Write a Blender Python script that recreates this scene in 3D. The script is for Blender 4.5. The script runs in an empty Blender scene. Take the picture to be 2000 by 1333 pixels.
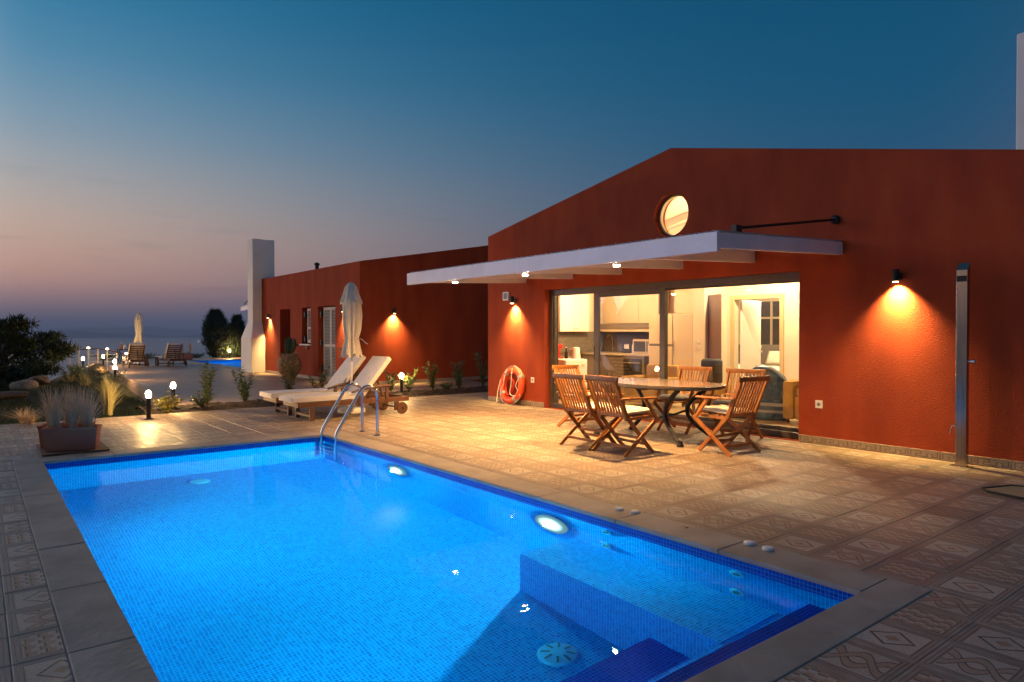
import bpy, bmesh, math, random
from math import sin, cos, pi, radians, sqrt
from mathutils import Vector, Matrix
random.seed(7)
S = bpy.context.scene
COL = S.collection

# ------------------------------------------------------------------ camera, world, sun, exposure
cam_d = bpy.data.cameras.new('camera'); cam = bpy.data.objects.new('camera', cam_d); COL.objects.link(cam)
cam_d.lens = 24.0; cam_d.sensor_width = 36.0; cam_d.clip_start = 0.05; cam_d.clip_end = 200000
YAW = radians(38.2); PITCH = radians(0.71)
fwd = Vector((-cos(YAW) * cos(PITCH), sin(YAW) * cos(PITCH), -sin(PITCH)))
cam.location = (0, 0, 1.4)
cam.rotation_euler = fwd.to_track_quat('-Z', 'Y').to_euler()
S.camera = cam

def s2l(c):
    r = []
    for v in c:
        v = v / 255.0
        r.append(v / 12.92 if v <= 0.04045 else ((v + 0.055) / 1.055) ** 2.4)
    return (r[0], r[1], r[2], 1.0)

W = bpy.data.worlds.new('World'); S.world = W; W.use_nodes = True
nt = W.node_tree; nt.nodes.clear()
def N(t, **k):
    n = nt.nodes.new(t)
    for a, b in k.items(): setattr(n, a, b)
    return n
def ramp(nt_, stops, interp='LINEAR'):
    n = nt_.nodes.new('ShaderNodeValToRGB'); cr = n.color_ramp; cr.interpolation = interp
    while len(cr.elements) < len(stops): cr.elements.new(0.5)
    for e, (p, c) in zip(cr.elements, stops): e.position = p; e.color = c
    return n
tc = N('ShaderNodeTexCoord'); sep = N('ShaderNodeSeparateXYZ'); nt.links.new(tc.outputs['Generated'], sep.inputs[0])
SUNSET = (-0.80, -0.60, 0.0)
glow = ramp(nt, [(0.0, s2l((104, 100, 120))), (0.03, s2l((146, 120, 126))), (0.065, s2l((212, 160, 142))), (0.115, s2l((214, 178, 156))), (0.17, s2l((190, 180, 172))),
                 (0.24, s2l((140, 164, 180))), (0.33, s2l((74, 140, 176))), (0.45, s2l((10, 112, 156))), (0.7, s2l((16, 86, 124))), (1.0, s2l((38, 80, 114)))], 'B_SPLINE')
away = ramp(nt, [(0.0, s2l((54, 68, 100))), (0.06, s2l((60, 76, 104))), (0.14, s2l((46, 80, 112))), (0.27, s2l((6, 84, 120))), (0.42, s2l((0, 76, 112))),
                 (0.7, s2l((12, 74, 110))), (1.0, s2l((38, 80, 114)))], 'B_SPLINE')
nt.links.new(sep.outputs['Z'], glow.inputs[0]); nt.links.new(sep.outputs['Z'], away.inputs[0])
flat = N('ShaderNodeVectorMath', operation='MULTIPLY'); flat.inputs[1].default_value = (1, 1, 0); nt.links.new(tc.outputs['Generated'], flat.inputs[0])
nrm = N('ShaderNodeVectorMath', operation='NORMALIZE'); nt.links.new(flat.outputs[0], nrm.inputs[0])
dot = N('ShaderNodeVectorMath', operation='DOT_PRODUCT'); dot.inputs[1].default_value = SUNSET; nt.links.new(nrm.outputs[0], dot.inputs[0])
mr = N('ShaderNodeMapRange'); mr.inputs['From Min'].default_value = -0.45; mr.inputs['From Max'].default_value = 0.79; nt.links.new(dot.outputs['Value'], mr.inputs['Value'])
pw = N('ShaderNodeMath', operation='POWER'); pw.inputs[1].default_value = 2.6; nt.links.new(mr.outputs[0], pw.inputs[0])
mixa = N('ShaderNodeMix', data_type='RGBA'); nt.links.new(pw.outputs[0], mixa.inputs['Factor'])
nt.links.new(away.outputs[0], mixa.inputs['A']); nt.links.new(glow.outputs[0], mixa.inputs['B'])
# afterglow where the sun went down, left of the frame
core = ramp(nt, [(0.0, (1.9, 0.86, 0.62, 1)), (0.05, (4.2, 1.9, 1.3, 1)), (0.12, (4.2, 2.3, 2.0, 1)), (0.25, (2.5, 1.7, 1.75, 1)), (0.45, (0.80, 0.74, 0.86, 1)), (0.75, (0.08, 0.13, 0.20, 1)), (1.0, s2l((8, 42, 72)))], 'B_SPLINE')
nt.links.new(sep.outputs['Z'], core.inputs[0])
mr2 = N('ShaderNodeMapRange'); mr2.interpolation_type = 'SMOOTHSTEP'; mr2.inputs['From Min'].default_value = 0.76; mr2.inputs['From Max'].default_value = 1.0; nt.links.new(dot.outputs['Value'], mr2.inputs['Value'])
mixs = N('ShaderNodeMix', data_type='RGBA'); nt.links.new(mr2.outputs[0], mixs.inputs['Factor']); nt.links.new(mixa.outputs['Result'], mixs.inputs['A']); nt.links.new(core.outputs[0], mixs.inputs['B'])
# pink anti-twilight arch opposite the afterglow, behind the camera
belt = ramp(nt, [(0.0, s2l((104, 84, 96))), (0.07, s2l((140, 106, 112))), (0.16, s2l((138, 112, 122))), (0.28, s2l((84, 96, 120))), (0.45, s2l((16, 76, 112))), (0.7, s2l((12, 74, 110))), (1.0, s2l((38, 80, 114)))], 'B_SPLINE')
nt.links.new(sep.outputs['Z'], belt.inputs[0])
mr3 = N('ShaderNodeMapRange'); mr3.interpolation_type = 'SMOOTHSTEP'; mr3.inputs['From Min'].default_value = -0.25; mr3.inputs['From Max'].default_value = -0.75; nt.links.new(dot.outputs['Value'], mr3.inputs['Value'])
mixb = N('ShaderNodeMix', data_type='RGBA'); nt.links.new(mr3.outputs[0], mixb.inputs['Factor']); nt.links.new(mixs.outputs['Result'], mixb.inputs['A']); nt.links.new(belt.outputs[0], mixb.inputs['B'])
# thin streaks of cloud low over the sea
cmap = N('ShaderNodeMapping'); cmap.inputs['Scale'].default_value = (3.0, 3.0, 42.0); nt.links.new(tc.outputs['Generated'], cmap.inputs[0])
cn = N('ShaderNodeTexNoise'); cn.inputs['Scale'].default_value = 1.6; cn.inputs['Detail'].default_value = 5; nt.links.new(cmap.outputs[0], cn.inputs['Vector'])
cr1 = ramp(nt, [(0.6, (0, 0, 0, 1)), (0.78, (1, 1, 1, 1))]); nt.links.new(cn.outputs['Fac'], cr1.inputs[0])
cr2 = ramp(nt, [(0.0, (0, 0, 0, 1)), (0.06, (1, 1, 1, 1)), (0.15, (1, 1, 1, 1)), (0.24, (0, 0, 0, 1))]); nt.links.new(sep.outputs['Z'], cr2.inputs[0])
cm = N('ShaderNodeMath', operation='MULTIPLY'); nt.links.new(cr1.outputs[0], cm.inputs[0]); nt.links.new(cr2.outputs[0], cm.inputs[1])
cm2 = N('ShaderNodeMath', operation='MULTIPLY'); cm2.inputs[1].default_value = 0.25; nt.links.new(cm.outputs[0], cm2.inputs[0])
mixc = N('ShaderNodeMix', data_type='RGBA'); nt.links.new(cm2.outputs[0], mixc.inputs['Factor']); nt.links.new(mixb.outputs['Result'], mixc.inputs['A']); mixc.inputs['B'].default_value = s2l((70, 78, 100))
bg = N('ShaderNodeBackground'); bg.inputs['Strength'].default_value = 1.0; nt.links.new(mixc.outputs['Result'], bg.inputs['Color'])
sky = N('ShaderNodeTexSky', sky_type='NISHITA', sun_disc=False); sky.sun_elevation = radians(-3.0); sky.sun_rotation = math.atan2(SUNSET[0], SUNSET[1]); sky.ozone_density = 3.0
bg2 = N('ShaderNodeBackground'); bg2.inputs['Strength'].default_value = 0.05; nt.links.new(sky.outputs[0], bg2.inputs['Color'])
addw = N('ShaderNodeAddShader'); nt.links.new(bg.outputs[0], addw.inputs[0]); nt.links.new(bg2.outputs[0], addw.inputs[1])
outw = N('ShaderNodeOutputWorld'); nt.links.new(addw.outputs[0], outw.inputs['Surface'])

sun_d = bpy.data.lights.new('sun', 'SUN'); sun_d.energy = 0.62; sun_d.angle = radians(25); sun_d.color = (1.0, 0.72, 0.80)
sun = bpy.data.objects.new('sun', sun_d); COL.objects.link(sun)
sun.rotation_euler = Vector((-SUNSET[0], -SUNSET[1], -0.16)).to_track_quat('-Z', 'Y').to_euler()

vs = S.view_settings; vs.view_transform = 'Standard'; vs.look = 'None'; vs.exposure = 0.0; vs.gamma = 1.0; vs.use_curve_mapping = False
S.render.engine = 'CYCLES'
cy = S.cycles
cy.use_denoising = True
try: cy.denoiser = 'OPENIMAGEDENOISE'
except Exception: pass
cy.max_bounces = 9; cy.diffuse_bounces = 3; cy.glossy_bounces = 4; cy.transmission_bounces = 8; cy.transparent_max_bounces = 16
cy.sample_clamp_indirect = 5.0; cy.caustics_reflective = False; cy.caustics_refractive = True; cy.blur_glossy = 0.5; cy.use_light_tree = True

# ------------------------------------------------------------------ materials
def mat(name, col, rough=0.7, metal=0.0, bump=None, var=None, spec=0.5, coat=0.0, emit=None, rand=0.0):
    """bump=(scale, strength, detail); var=(scale, colour2, lo, hi); rand = per-object brightness spread"""
    m = bpy.data.materials.new(name); m.use_nodes = True; t = m.node_tree; b = t.nodes['Principled BSDF']
    c = (col[0], col[1], col[2], 1)
    b.inputs['Base Color'].default_value = c; b.inputs['Roughness'].default_value = rough; b.inputs['Metallic'].default_value = metal
    b.inputs['Specular IOR Level'].default_value = spec; b.inputs['Coat Weight'].default_value = coat
    co = t.nodes.new('ShaderNodeTexCoord'); last = None
    if var:
        n = t.nodes.new('ShaderNodeTexNoise'); n.inputs['Scale'].default_value = var[0]; n.inputs['Detail'].default_value = 6
        if len(var) > 4:
            mp = t.nodes.new('ShaderNodeMapping'); mp.inputs['Scale'].default_value = var[4]; t.links.new(co.outputs['Object'], mp.inputs[0]); t.links.new(mp.outputs[0], n.inputs['Vector'])
        else: t.links.new(co.outputs['Object'], n.inputs['Vector'])
        r = ramp(t, [(var[2], c), (var[3], (*var[1], 1))]); t.links.new(n.outputs['Fac'], r.inputs[0]); last = r.outputs[0]
    if rand:
        oi = t.nodes.new('ShaderNodeObjectInfo'); hs = t.nodes.new('ShaderNodeHueSaturation')
        mrn = t.nodes.new('ShaderNodeMapRange'); mrn.inputs['To Min'].default_value = 1 - rand; mrn.inputs['To Max'].default_value = 1 + rand
        t.links.new(oi.outputs['Random'], mrn.inputs['Value']); t.links.new(mrn.outputs[0], hs.inputs['Value'])
        if last: t.links.new(last, hs.inputs['Color'])
        else: hs.inputs['Color'].default_value = c
        last = hs.outputs[0]
    if last: t.links.new(last, b.inputs['Base Color'])
    if bump:
        n = t.nodes.new('ShaderNodeTexNoise'); n.inputs['Scale'].default_value = bump[0]; n.inputs['Detail'].default_value = bump[2] if len(bump) > 2 else 4
        t.links.new(co.outputs['Object'], n.inputs['Vector'])
        bp = t.nodes.new('ShaderNodeBump'); bp.inputs['Strength'].default_value = bump[1]; bp.inputs['Distance'].default_value = bump[3] if len(bump) > 3 else 0.01
        t.links.new(n.outputs['Fac'], bp.inputs['Height']); t.links.new(bp.outputs[0], b.inputs['Normal'])
    if emit: b.inputs['Emission Color'].default_value = (*emit[0], 1); b.inputs['Emission Strength'].default_value = emit[1]
    return m

M = {}
M['stucco'] = mat('red_stucco', (0.36, 0.063, 0.023), 0.92, bump=(70, 0.7, 8, 0.013), var=(1.5, (0.235, 0.040, 0.019), 0.30, 0.75, (1.6, 1.6, 0.55)), spec=0.15)
M['white_plaster'] = mat('white_plaster', (0.82, 0.79, 0.76), 0.85, bump=(60, 0.25, 4), var=(2.0, (0.75, 0.72, 0.69), 0.4, 0.75), spec=0.2)
M['white_paint'] = mat('white_paint', (0.88, 0.84, 0.86), 0.5, var=(3.0, (0.76, 0.72, 0.73), 0.35, 0.8), bump=(25, 0.08))
M['cream_wall'] = mat('cream_wall', (0.78, 0.70, 0.54), 0.8, var=(1.5, (0.72, 0.64, 0.49), 0.4, 0.7))
M['gold_trim'] = mat('gold_trim', (0.62, 0.47, 0.24), 0.6)
M['alu'] = mat('brown_grey_aluminium', (0.10, 0.083, 0.075), 0.42, 0.35, var=(9, (0.085, 0.07, 0.064), 0.4, 0.7))
M['dark_metal'] = mat('dark_metal', (0.03, 0.028, 0.028), 0.45, 0.6)
M['iron'] = mat('wrought_iron', (0.022, 0.021, 0.022), 0.5, 0.5, bump=(40, 0.3))
M['steel'] = mat('brushed_steel', (0.44, 0.35, 0.27), 0.16, 1.0, var=(30, (0.35, 0.28, 0.215), 0.4, 0.7, (1, 1, 0.05)))
M['chrome'] = mat('chrome', (0.78, 0.78, 0.78), 0.08, 1.0)
M['teak'] = mat('oiled_teak', (0.42, 0.165, 0.038), 0.42, var=(14, (0.27, 0.09, 0.02), 0.35, 0.75, (1, 1, 0.25)), bump=(70, 0.15), rand=0.16)
M['dark_teak'] = mat('dark_teak', (0.10, 0.038, 0.02), 0.5, var=(14, (0.065, 0.024, 0.012), 0.35, 0.75), bump=(60, 0.2), rand=0.12)
M['cushion'] = mat('beige_cushion', (0.66, 0.61, 0.52), 0.95, bump=(220, 0.35, 3, 0.004), var=(6, (0.56, 0.51, 0.43), 0.4, 0.75))
M['mattress'] = mat('pale_canvas', (0.66, 0.62, 0.62), 0.95, bump=(8, 0.55, 7, 0.03), var=(4, (0.58, 0.545, 0.55), 0.4, 0.75))
M['canvas'] = mat('cream_canvas', (0.78, 0.71, 0.58), 0.95, bump=(60, 0.35, 5, 0.01), var=(7, (0.66, 0.59, 0.47), 0.35, 0.75))
M['terracotta'] = mat('terracotta', (0.55, 0.19, 0.10), 0.85, bump=(45, 0.3), var=(5, (0.40, 0.135, 0.08), 0.35, 0.75))
M['clay'] = mat('ochre_clay', (0.42, 0.20, 0.09), 0.85, bump=(30, 0.3), var=(4, (0.33, 0.15, 0.07), 0.35, 0.75))
M['soil'] = mat('dark_soil', (0.035, 0.022, 0.015), 1.0, bump=(25, 1.0, 8, 0.05), var=(18, (0.07, 0.04, 0.025), 0.4, 0.7))
M['lawn'] = mat('dark_lawn', (0.035, 0.05, 0.018), 1.0, bump=(40, 0.9, 8, 0.05), var=(1.2, (0.07, 0.065, 0.03), 0.4, 0.7))
M['blade'] = mat('grass_blades', (0.045, 0.07, 0.02), 0.8, var=(1.5, (0.11, 0.095, 0.04), 0.4, 0.7))
M['hill'] = mat('scrubby_hillside', (0.03, 0.035, 0.02), 1.0, bump=(0.6, 1.0, 8, 0.5), var=(0.2, (0.06, 0.05, 0.035), 0.4, 0.7))
M['far_hill'] = mat('far_hills', (0.05, 0.06, 0.08), 1.0)
M['rock'] = mat('pale_rock', (0.15, 0.105, 0.075), 0.95, bump=(6, 0.8, 8, 0.06), var=(5, (0.09, 0.068, 0.05), 0.35, 0.75))
M['leaf'] = mat('glossy_leaf', (0.075, 0.115, 0.035), 0.42, var=(9, (0.12, 0.15, 0.045), 0.4, 0.7))
M['leaf_gold'] = mat('variegated_leaf', (0.17, 0.15, 0.035), 0.5, var=(12, (0.07, 0.085, 0.02), 0.45, 0.6))
M['stem'] = mat('brown_stem', (0.09, 0.055, 0.03), 0.9)
M['straw'] = mat('straw_grass', (0.82, 0.60, 0.37), 0.8, var=(11, (0.62, 0.44, 0.26), 0.35, 0.75))
M['straw_pale'] = mat('pale_feather_grass', (0.42, 0.36, 0.17), 0.8, var=(11, (0.25, 0.24, 0.09), 0.35, 0.75))
M['needle'] = mat('pine_needles', (0.022, 0.04, 0.014), 0.8, var=(2.5, (0.04, 0.058, 0.02), 0.4, 0.7))
M['cypress'] = mat('cypress_foliage', (0.018, 0.036, 0.018), 0.85, var=(3, (0.032, 0.052, 0.024), 0.4, 0.7))
M['bark'] = mat('bark', (0.055, 0.035, 0.022), 0.95, bump=(12, 0.8))
M['cactus'] = mat('cactus', (0.03, 0.06, 0.03), 0.6, bump=(30, 0.4))
M['orange'] = mat('orange_buoy', (0.72, 0.085, 0.012), 0.45, bump=(80, 0.06), var=(4, (0.62, 0.065, 0.01), 0.4, 0.7))
M['red_rope'] = mat('red_rope', (0.55, 0.03, 0.02), 0.8, bump=(150, 0.5))
M['band'] = mat('reflective_band', (0.34, 0.36, 0.37), 0.35, 0.3)
M['rope'] = mat('white_rope', (0.68, 0.62, 0.56), 0.9, bump=(200, 0.5))
M['white_plastic'] = mat('white_plastic', (0.74, 0.72, 0.69), 0.4)
M['pool_plastic'] = mat('pale_blue_plastic', (0.20, 0.52, 0.70), 0.4)
M['grey_plastic'] = mat('grey_plastic', (0.16, 0.17, 0.19), 0.5)
M['shutter'] = mat('cream_shutter', (0.56, 0.50, 0.42), 0.6, var=(5, (0.48, 0.42, 0.36), 0.4, 0.75))
M['marble'] = mat('pinkish_marble', (0.52, 0.40, 0.31), 0.12, var=(7, (0.36, 0.24, 0.17), 0.42, 0.66), coat=0.4)
M['table_edge'] = mat('dark_stone_edge', (0.045, 0.04, 0.038), 0.25)
M['coping'] = mat('coping_stone', (0.37, 0.305, 0.25), 0.7, bump=(30, 0.4, 8), var=(3.6, (0.23, 0.185, 0.15), 0.38, 0.78), rand=0.07)
M['grout'] = mat('patio_mortar', (0.30, 0.235, 0.185), 0.95, bump=(60, 0.4))
M['mat_brown'] = mat('brown_board', (0.12, 0.055, 0.035), 0.8, bump=(30, 0.3))
M['mat_tan'] = mat('tan_mat', (0.30, 0.24, 0.14), 0.95, bump=(90, 0.5))
M['black_rubber'] = mat('black_rubber', (0.02, 0.02, 0.018), 0.8)
M['int_floor'] = mat('interior_floor', (0.52, 0.40, 0.22), 0.3, var=(3, (0.46, 0.34, 0.18), 0.4, 0.7))
M['cab_white'] = mat('white_cabinet', (0.78, 0.74, 0.66), 0.35)
M['cab_cream'] = mat('cream_cabinet', (0.60, 0.50, 0.36), 0.45)
M['cab_grey'] = mat('grey_cabinet', (0.17, 0.14, 0.12), 0.4)
M['worktop'] = mat('pale_worktop', (0.50, 0.43, 0.34), 0.35)
M['red_plastic'] = mat('red_plastic', (0.62, 0.03, 0.02), 0.3)
M['black_gloss'] = mat('black_gloss', (0.02, 0.02, 0.022), 0.15)
M['yellow'] = mat('mustard_fabric', (0.52, 0.33, 0.09), 0.9, bump=(140, 0.3), var=(5, (0.45, 0.28, 0.07), 0.4, 0.7))
M['blue_bag'] = mat('blue_vinyl', (0.012, 0.07, 0.16), 0.28, bump=(9, 0.6, 5, 0.05), var=(5, (0.05, 0.13, 0.22), 0.5, 0.75))
M['bed_white'] = mat('white_linen', (0.80, 0.77, 0.72), 0.9, bump=(7, 0.4, 5, 0.05))
M['navy'] = mat('navy_print', (0.05, 0.035, 0.10), 0.9)
M['dark_wood'] = mat('dark_wood_door', (0.16, 0.07, 0.04), 0.4, var=(12, (0.11, 0.045, 0.025), 0.4, 0.7, (1, 1, 0.1)))
M['night_glass'] = mat('dark_window_glass', (0.05, 0.04, 0.045), 0.05, spec=0.8)
M['curtain'] = mat('grey_curtain', (0.33, 0.27, 0.24), 0.95)

def emit_mat(name, col, strength):
    m = bpy.data.materials.new(name); m.use_nodes = True; t = m.node_tree; t.nodes.clear()
    e = t.nodes.new('ShaderNodeEmission'); e.inputs[0].default_value = (*col, 1); e.inputs[1].default_value = strength
    o = t.nodes.new('ShaderNodeOutputMaterial'); t.links.new(e.outputs[0], o.inputs[0]); return m
WARM = (1.0, 0.60, 0.22)
M['bollard_glow'] = emit_mat('bollard_glass_lit', (1.0, 0.60, 0.22), 1150.0)
M['spot_glow'] = emit_mat('downlight_lit', (1.0, 0.74, 0.42), 300.0)
M['wall_glow'] = emit_mat('wall_lamp_lit', (1.0, 0.70, 0.38), 22.0)
M['pool_glow'] = emit_mat('pool_light_lit', (0.75, 0.93, 1.0), 9.0)
def lens_halo_mat(name, col, strength):  # emission fades to the rim: the lamp's halo is painted into the lens
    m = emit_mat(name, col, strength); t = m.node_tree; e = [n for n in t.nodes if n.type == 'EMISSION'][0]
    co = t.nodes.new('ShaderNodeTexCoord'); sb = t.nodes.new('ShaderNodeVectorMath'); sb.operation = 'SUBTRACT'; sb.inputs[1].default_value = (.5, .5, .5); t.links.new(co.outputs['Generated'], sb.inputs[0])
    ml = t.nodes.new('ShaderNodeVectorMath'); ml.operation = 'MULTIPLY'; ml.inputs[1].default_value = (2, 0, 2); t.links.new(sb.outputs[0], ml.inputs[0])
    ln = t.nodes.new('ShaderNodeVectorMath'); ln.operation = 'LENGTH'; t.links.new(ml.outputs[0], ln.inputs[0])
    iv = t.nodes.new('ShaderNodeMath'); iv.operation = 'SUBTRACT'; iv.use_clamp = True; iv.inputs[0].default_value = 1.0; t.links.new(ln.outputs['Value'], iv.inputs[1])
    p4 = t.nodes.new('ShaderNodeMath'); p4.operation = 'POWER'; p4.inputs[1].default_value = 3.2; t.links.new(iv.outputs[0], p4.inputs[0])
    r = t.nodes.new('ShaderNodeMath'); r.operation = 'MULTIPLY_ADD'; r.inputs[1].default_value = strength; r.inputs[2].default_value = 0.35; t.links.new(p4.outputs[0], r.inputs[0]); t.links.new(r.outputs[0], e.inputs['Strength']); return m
M['pool_glow'] = lens_halo_mat('pool_light_lens_halo', (0.42, 0.86, 1.0), 30.0)
M['room_glow'] = emit_mat('ceiling_lamp_lit', (1.0, 0.72, 0.38), 30.0)
M['shore_glow'] = emit_mat('shore_light_lit', (1.0, 0.85, 0.7), 3.0)

def glass_mat(name, tint, refl=1.0):
    m = bpy.data.materials.new(name); m.use_nodes = True; t = m.node_tree; t.nodes.clear()
    lw = t.nodes.new('ShaderNodeLayerWeight'); lw.inputs['Blend'].default_value = 0.5
    p5 = t.nodes.new('ShaderNodeMath'); p5.operation = 'POWER'; p5.inputs[1].default_value = 5.0; t.links.new(lw.outputs['Facing'], p5.inputs[0])
    fr = t.nodes.new('ShaderNodeMath'); fr.operation = 'MULTIPLY_ADD'; fr.inputs[1].default_value = 0.95; fr.inputs[2].default_value = 0.045; t.links.new(p5.outputs[0], fr.inputs[0])
    mul = t.nodes.new('ShaderNodeMath'); mul.operation = 'MULTIPLY'; mul.use_clamp = True; mul.inputs[1].default_value = refl
    tr = t.nodes.new('ShaderNodeBsdfTransparent'); tr.inputs[0].default_value = (*tint, 1)
    gl = t.nodes.new('ShaderNodeBsdfGlossy'); gl.inputs['Roughness'].default_value = 0.015; gl.inputs['Color'].default_value = (1, 1, 1, 1)
    mx = t.nodes.new('ShaderNodeMixShader'); o = t.nodes.new('ShaderNodeOutputMaterial')
    t.links.new(fr.outputs[0], mul.inputs[0]); t.links.new(mul.outputs[0], mx.inputs[0]); t.links.new(tr.outputs[0], mx.inputs[1]); t.links.new(gl.outputs[0], mx.inputs[2]); t.links.new(mx.outputs[0], o.inputs[0])
    return m
M['pane'] = glass_mat('window_glass', (0.98, 0.98, 0.97), 1.0)
M['pane_tint'] = glass_mat('tinted_window_glass', (0.86, 0.85, 0.84), 1.5)

def water_mat(name, ripple, scale):
    m = bpy.data.materials.new(name); m.use_nodes = True; t = m.node_tree; t.nodes.clear()
    rf = t.nodes.new('ShaderNodeBsdfRefraction'); rf.inputs['IOR'].default_value = 1.33; rf.inputs['Roughness'].default_value = 0.0; rf.inputs['Color'].default_value = (0.93, 0.985, 1, 1)
    gl = t.nodes.new('ShaderNodeBsdfGlossy'); gl.inputs['Roughness'].default_value = 0.004
    fr = t.nodes.new('ShaderNodeFresnel'); fr.inputs['IOR'].default_value = 1.33
    cv = t.nodes.new('ShaderNodeMath'); cv.operation = 'POWER'; cv.inputs[1].default_value = 1.8; t.links.new(fr.outputs[0], cv.inputs[0])
    co = t.nodes.new('ShaderNodeTexCoord'); n = t.nodes.new('ShaderNodeTexNoise'); n.inputs['Scale'].default_value = scale; n.inputs['Detail'].default_value = 2
    t.links.new(co.outputs['Object'], n.inputs['Vector'])
    b = t.nodes.new('ShaderNodeBump'); b.inputs['Strength'].default_value = ripple; b.inputs['Distance'].default_value = 0.02
    t.links.new(n.outputs['Fac'], b.inputs['Height'])
    for q in (rf, gl, fr): t.links.new(b.outputs[0], q.inputs['Normal'])
    mx = t.nodes.new('ShaderNodeMixShader'); t.links.new(cv.outputs[0], mx.inputs[0]); t.links.new(rf.outputs[0], mx.inputs[1]); t.links.new(gl.outputs[0], mx.inputs[2])
    o = t.nodes.new('ShaderNodeOutputMaterial'); t.links.new(mx.outputs[0], o.inputs[0]); return m
M['water'] = water_mat('pool_water', 0.07, 5.0)

def mosaic_mat(name, c1, c2, cg, pitch=0.025, rough=0.25):
    m = bpy.data.materials.new(name); m.use_nodes = True; t = m.node_tree; b = t.nodes['Principled BSDF']; b.inputs['Roughness'].default_value = rough; b.inputs['Specular IOR Level'].default_value = 0.2
    uv = t.nodes.new('ShaderNodeUVMap'); sc = t.nodes.new('ShaderNodeVectorMath'); sc.operation = 'SCALE'; sc.inputs['Scale'].default_value = 1.0 / pitch
    t.links.new(uv.outputs[0], sc.inputs[0])
    fl = t.nodes.new('ShaderNodeVectorMath'); fl.operation = 'FLOOR'; t.links.new(sc.outputs[0], fl.inputs[0])
    fr = t.nodes.new('ShaderNodeVectorMath'); fr.operation = 'FRACTION'; t.links.new(sc.outputs[0], fr.inputs[0])
    wn = t.nodes.new('ShaderNodeTexWhiteNoise'); wn.noise_dimensions = '3D'; t.links.new(fl.outputs[0], wn.inputs['Vector'])
    r = ramp(t, [(0.0, (*c1, 1)), (1.0, (*c2, 1))]); t.links.new(wn.outputs['Value'], r.inputs[0])
    sp = t.nodes.new('ShaderNodeSeparateXYZ'); t.links.new(fr.outputs[0], sp.inputs[0])
    def edge(o):
        a = t.nodes.new('ShaderNodeMath'); a.operation = 'SUBTRACT'; a.inputs[1].default_value = 0.5; t.links.new(o, a.inputs[0])
        c = t.nodes.new('ShaderNodeMath'); c.operation = 'ABSOLUTE'; t.links.new(a.outputs[0], c.inputs[0]); return c.outputs[0]
    mx = t.nodes.new('ShaderNodeMath'); mx.operation = 'MAXIMUM'; t.links.new(edge(sp.outputs[0]), mx.inputs[0]); t.links.new(edge(sp.outputs[1]), mx.inputs[1])
    gt = t.nodes.new('ShaderNodeMath'); gt.operation = 'GREATER_THAN'; gt.inputs[1].default_value = 0.43; t.links.new(mx.outputs[0], gt.inputs[0])
    mc = t.nodes.new('ShaderNodeMix'); mc.data_type = 'RGBA'; t.links.new(gt.outputs[0], mc.inputs['Factor']); t.links.new(r.outputs[0], mc.inputs['A']); mc.inputs['B'].default_value = (*cg, 1)
    t.links.new(mc.outputs['Result'], b.inputs['Base Color']); return m
M['mosaic'] = mosaic_mat('blue_mosaic', (0.001, 0.145, 0.48), (0.002, 0.285, 0.68), (0.02, 0.56, 0.84))
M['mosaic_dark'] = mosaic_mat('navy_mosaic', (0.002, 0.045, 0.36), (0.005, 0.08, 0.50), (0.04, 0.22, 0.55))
M['splash'] = mosaic_mat('dark_splashback_mosaic', (0.10, 0.085, 0.075), (0.15, 0.13, 0.11), (0.22, 0.19, 0.16), 0.03)

def sea_mat():
    m = mat('sea_water', (0.02, 0.05, 0.10), 0.32, bump=(0.02, 0.5, 6, 3.0)); return m
M['sea'] = sea_mat()

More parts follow.
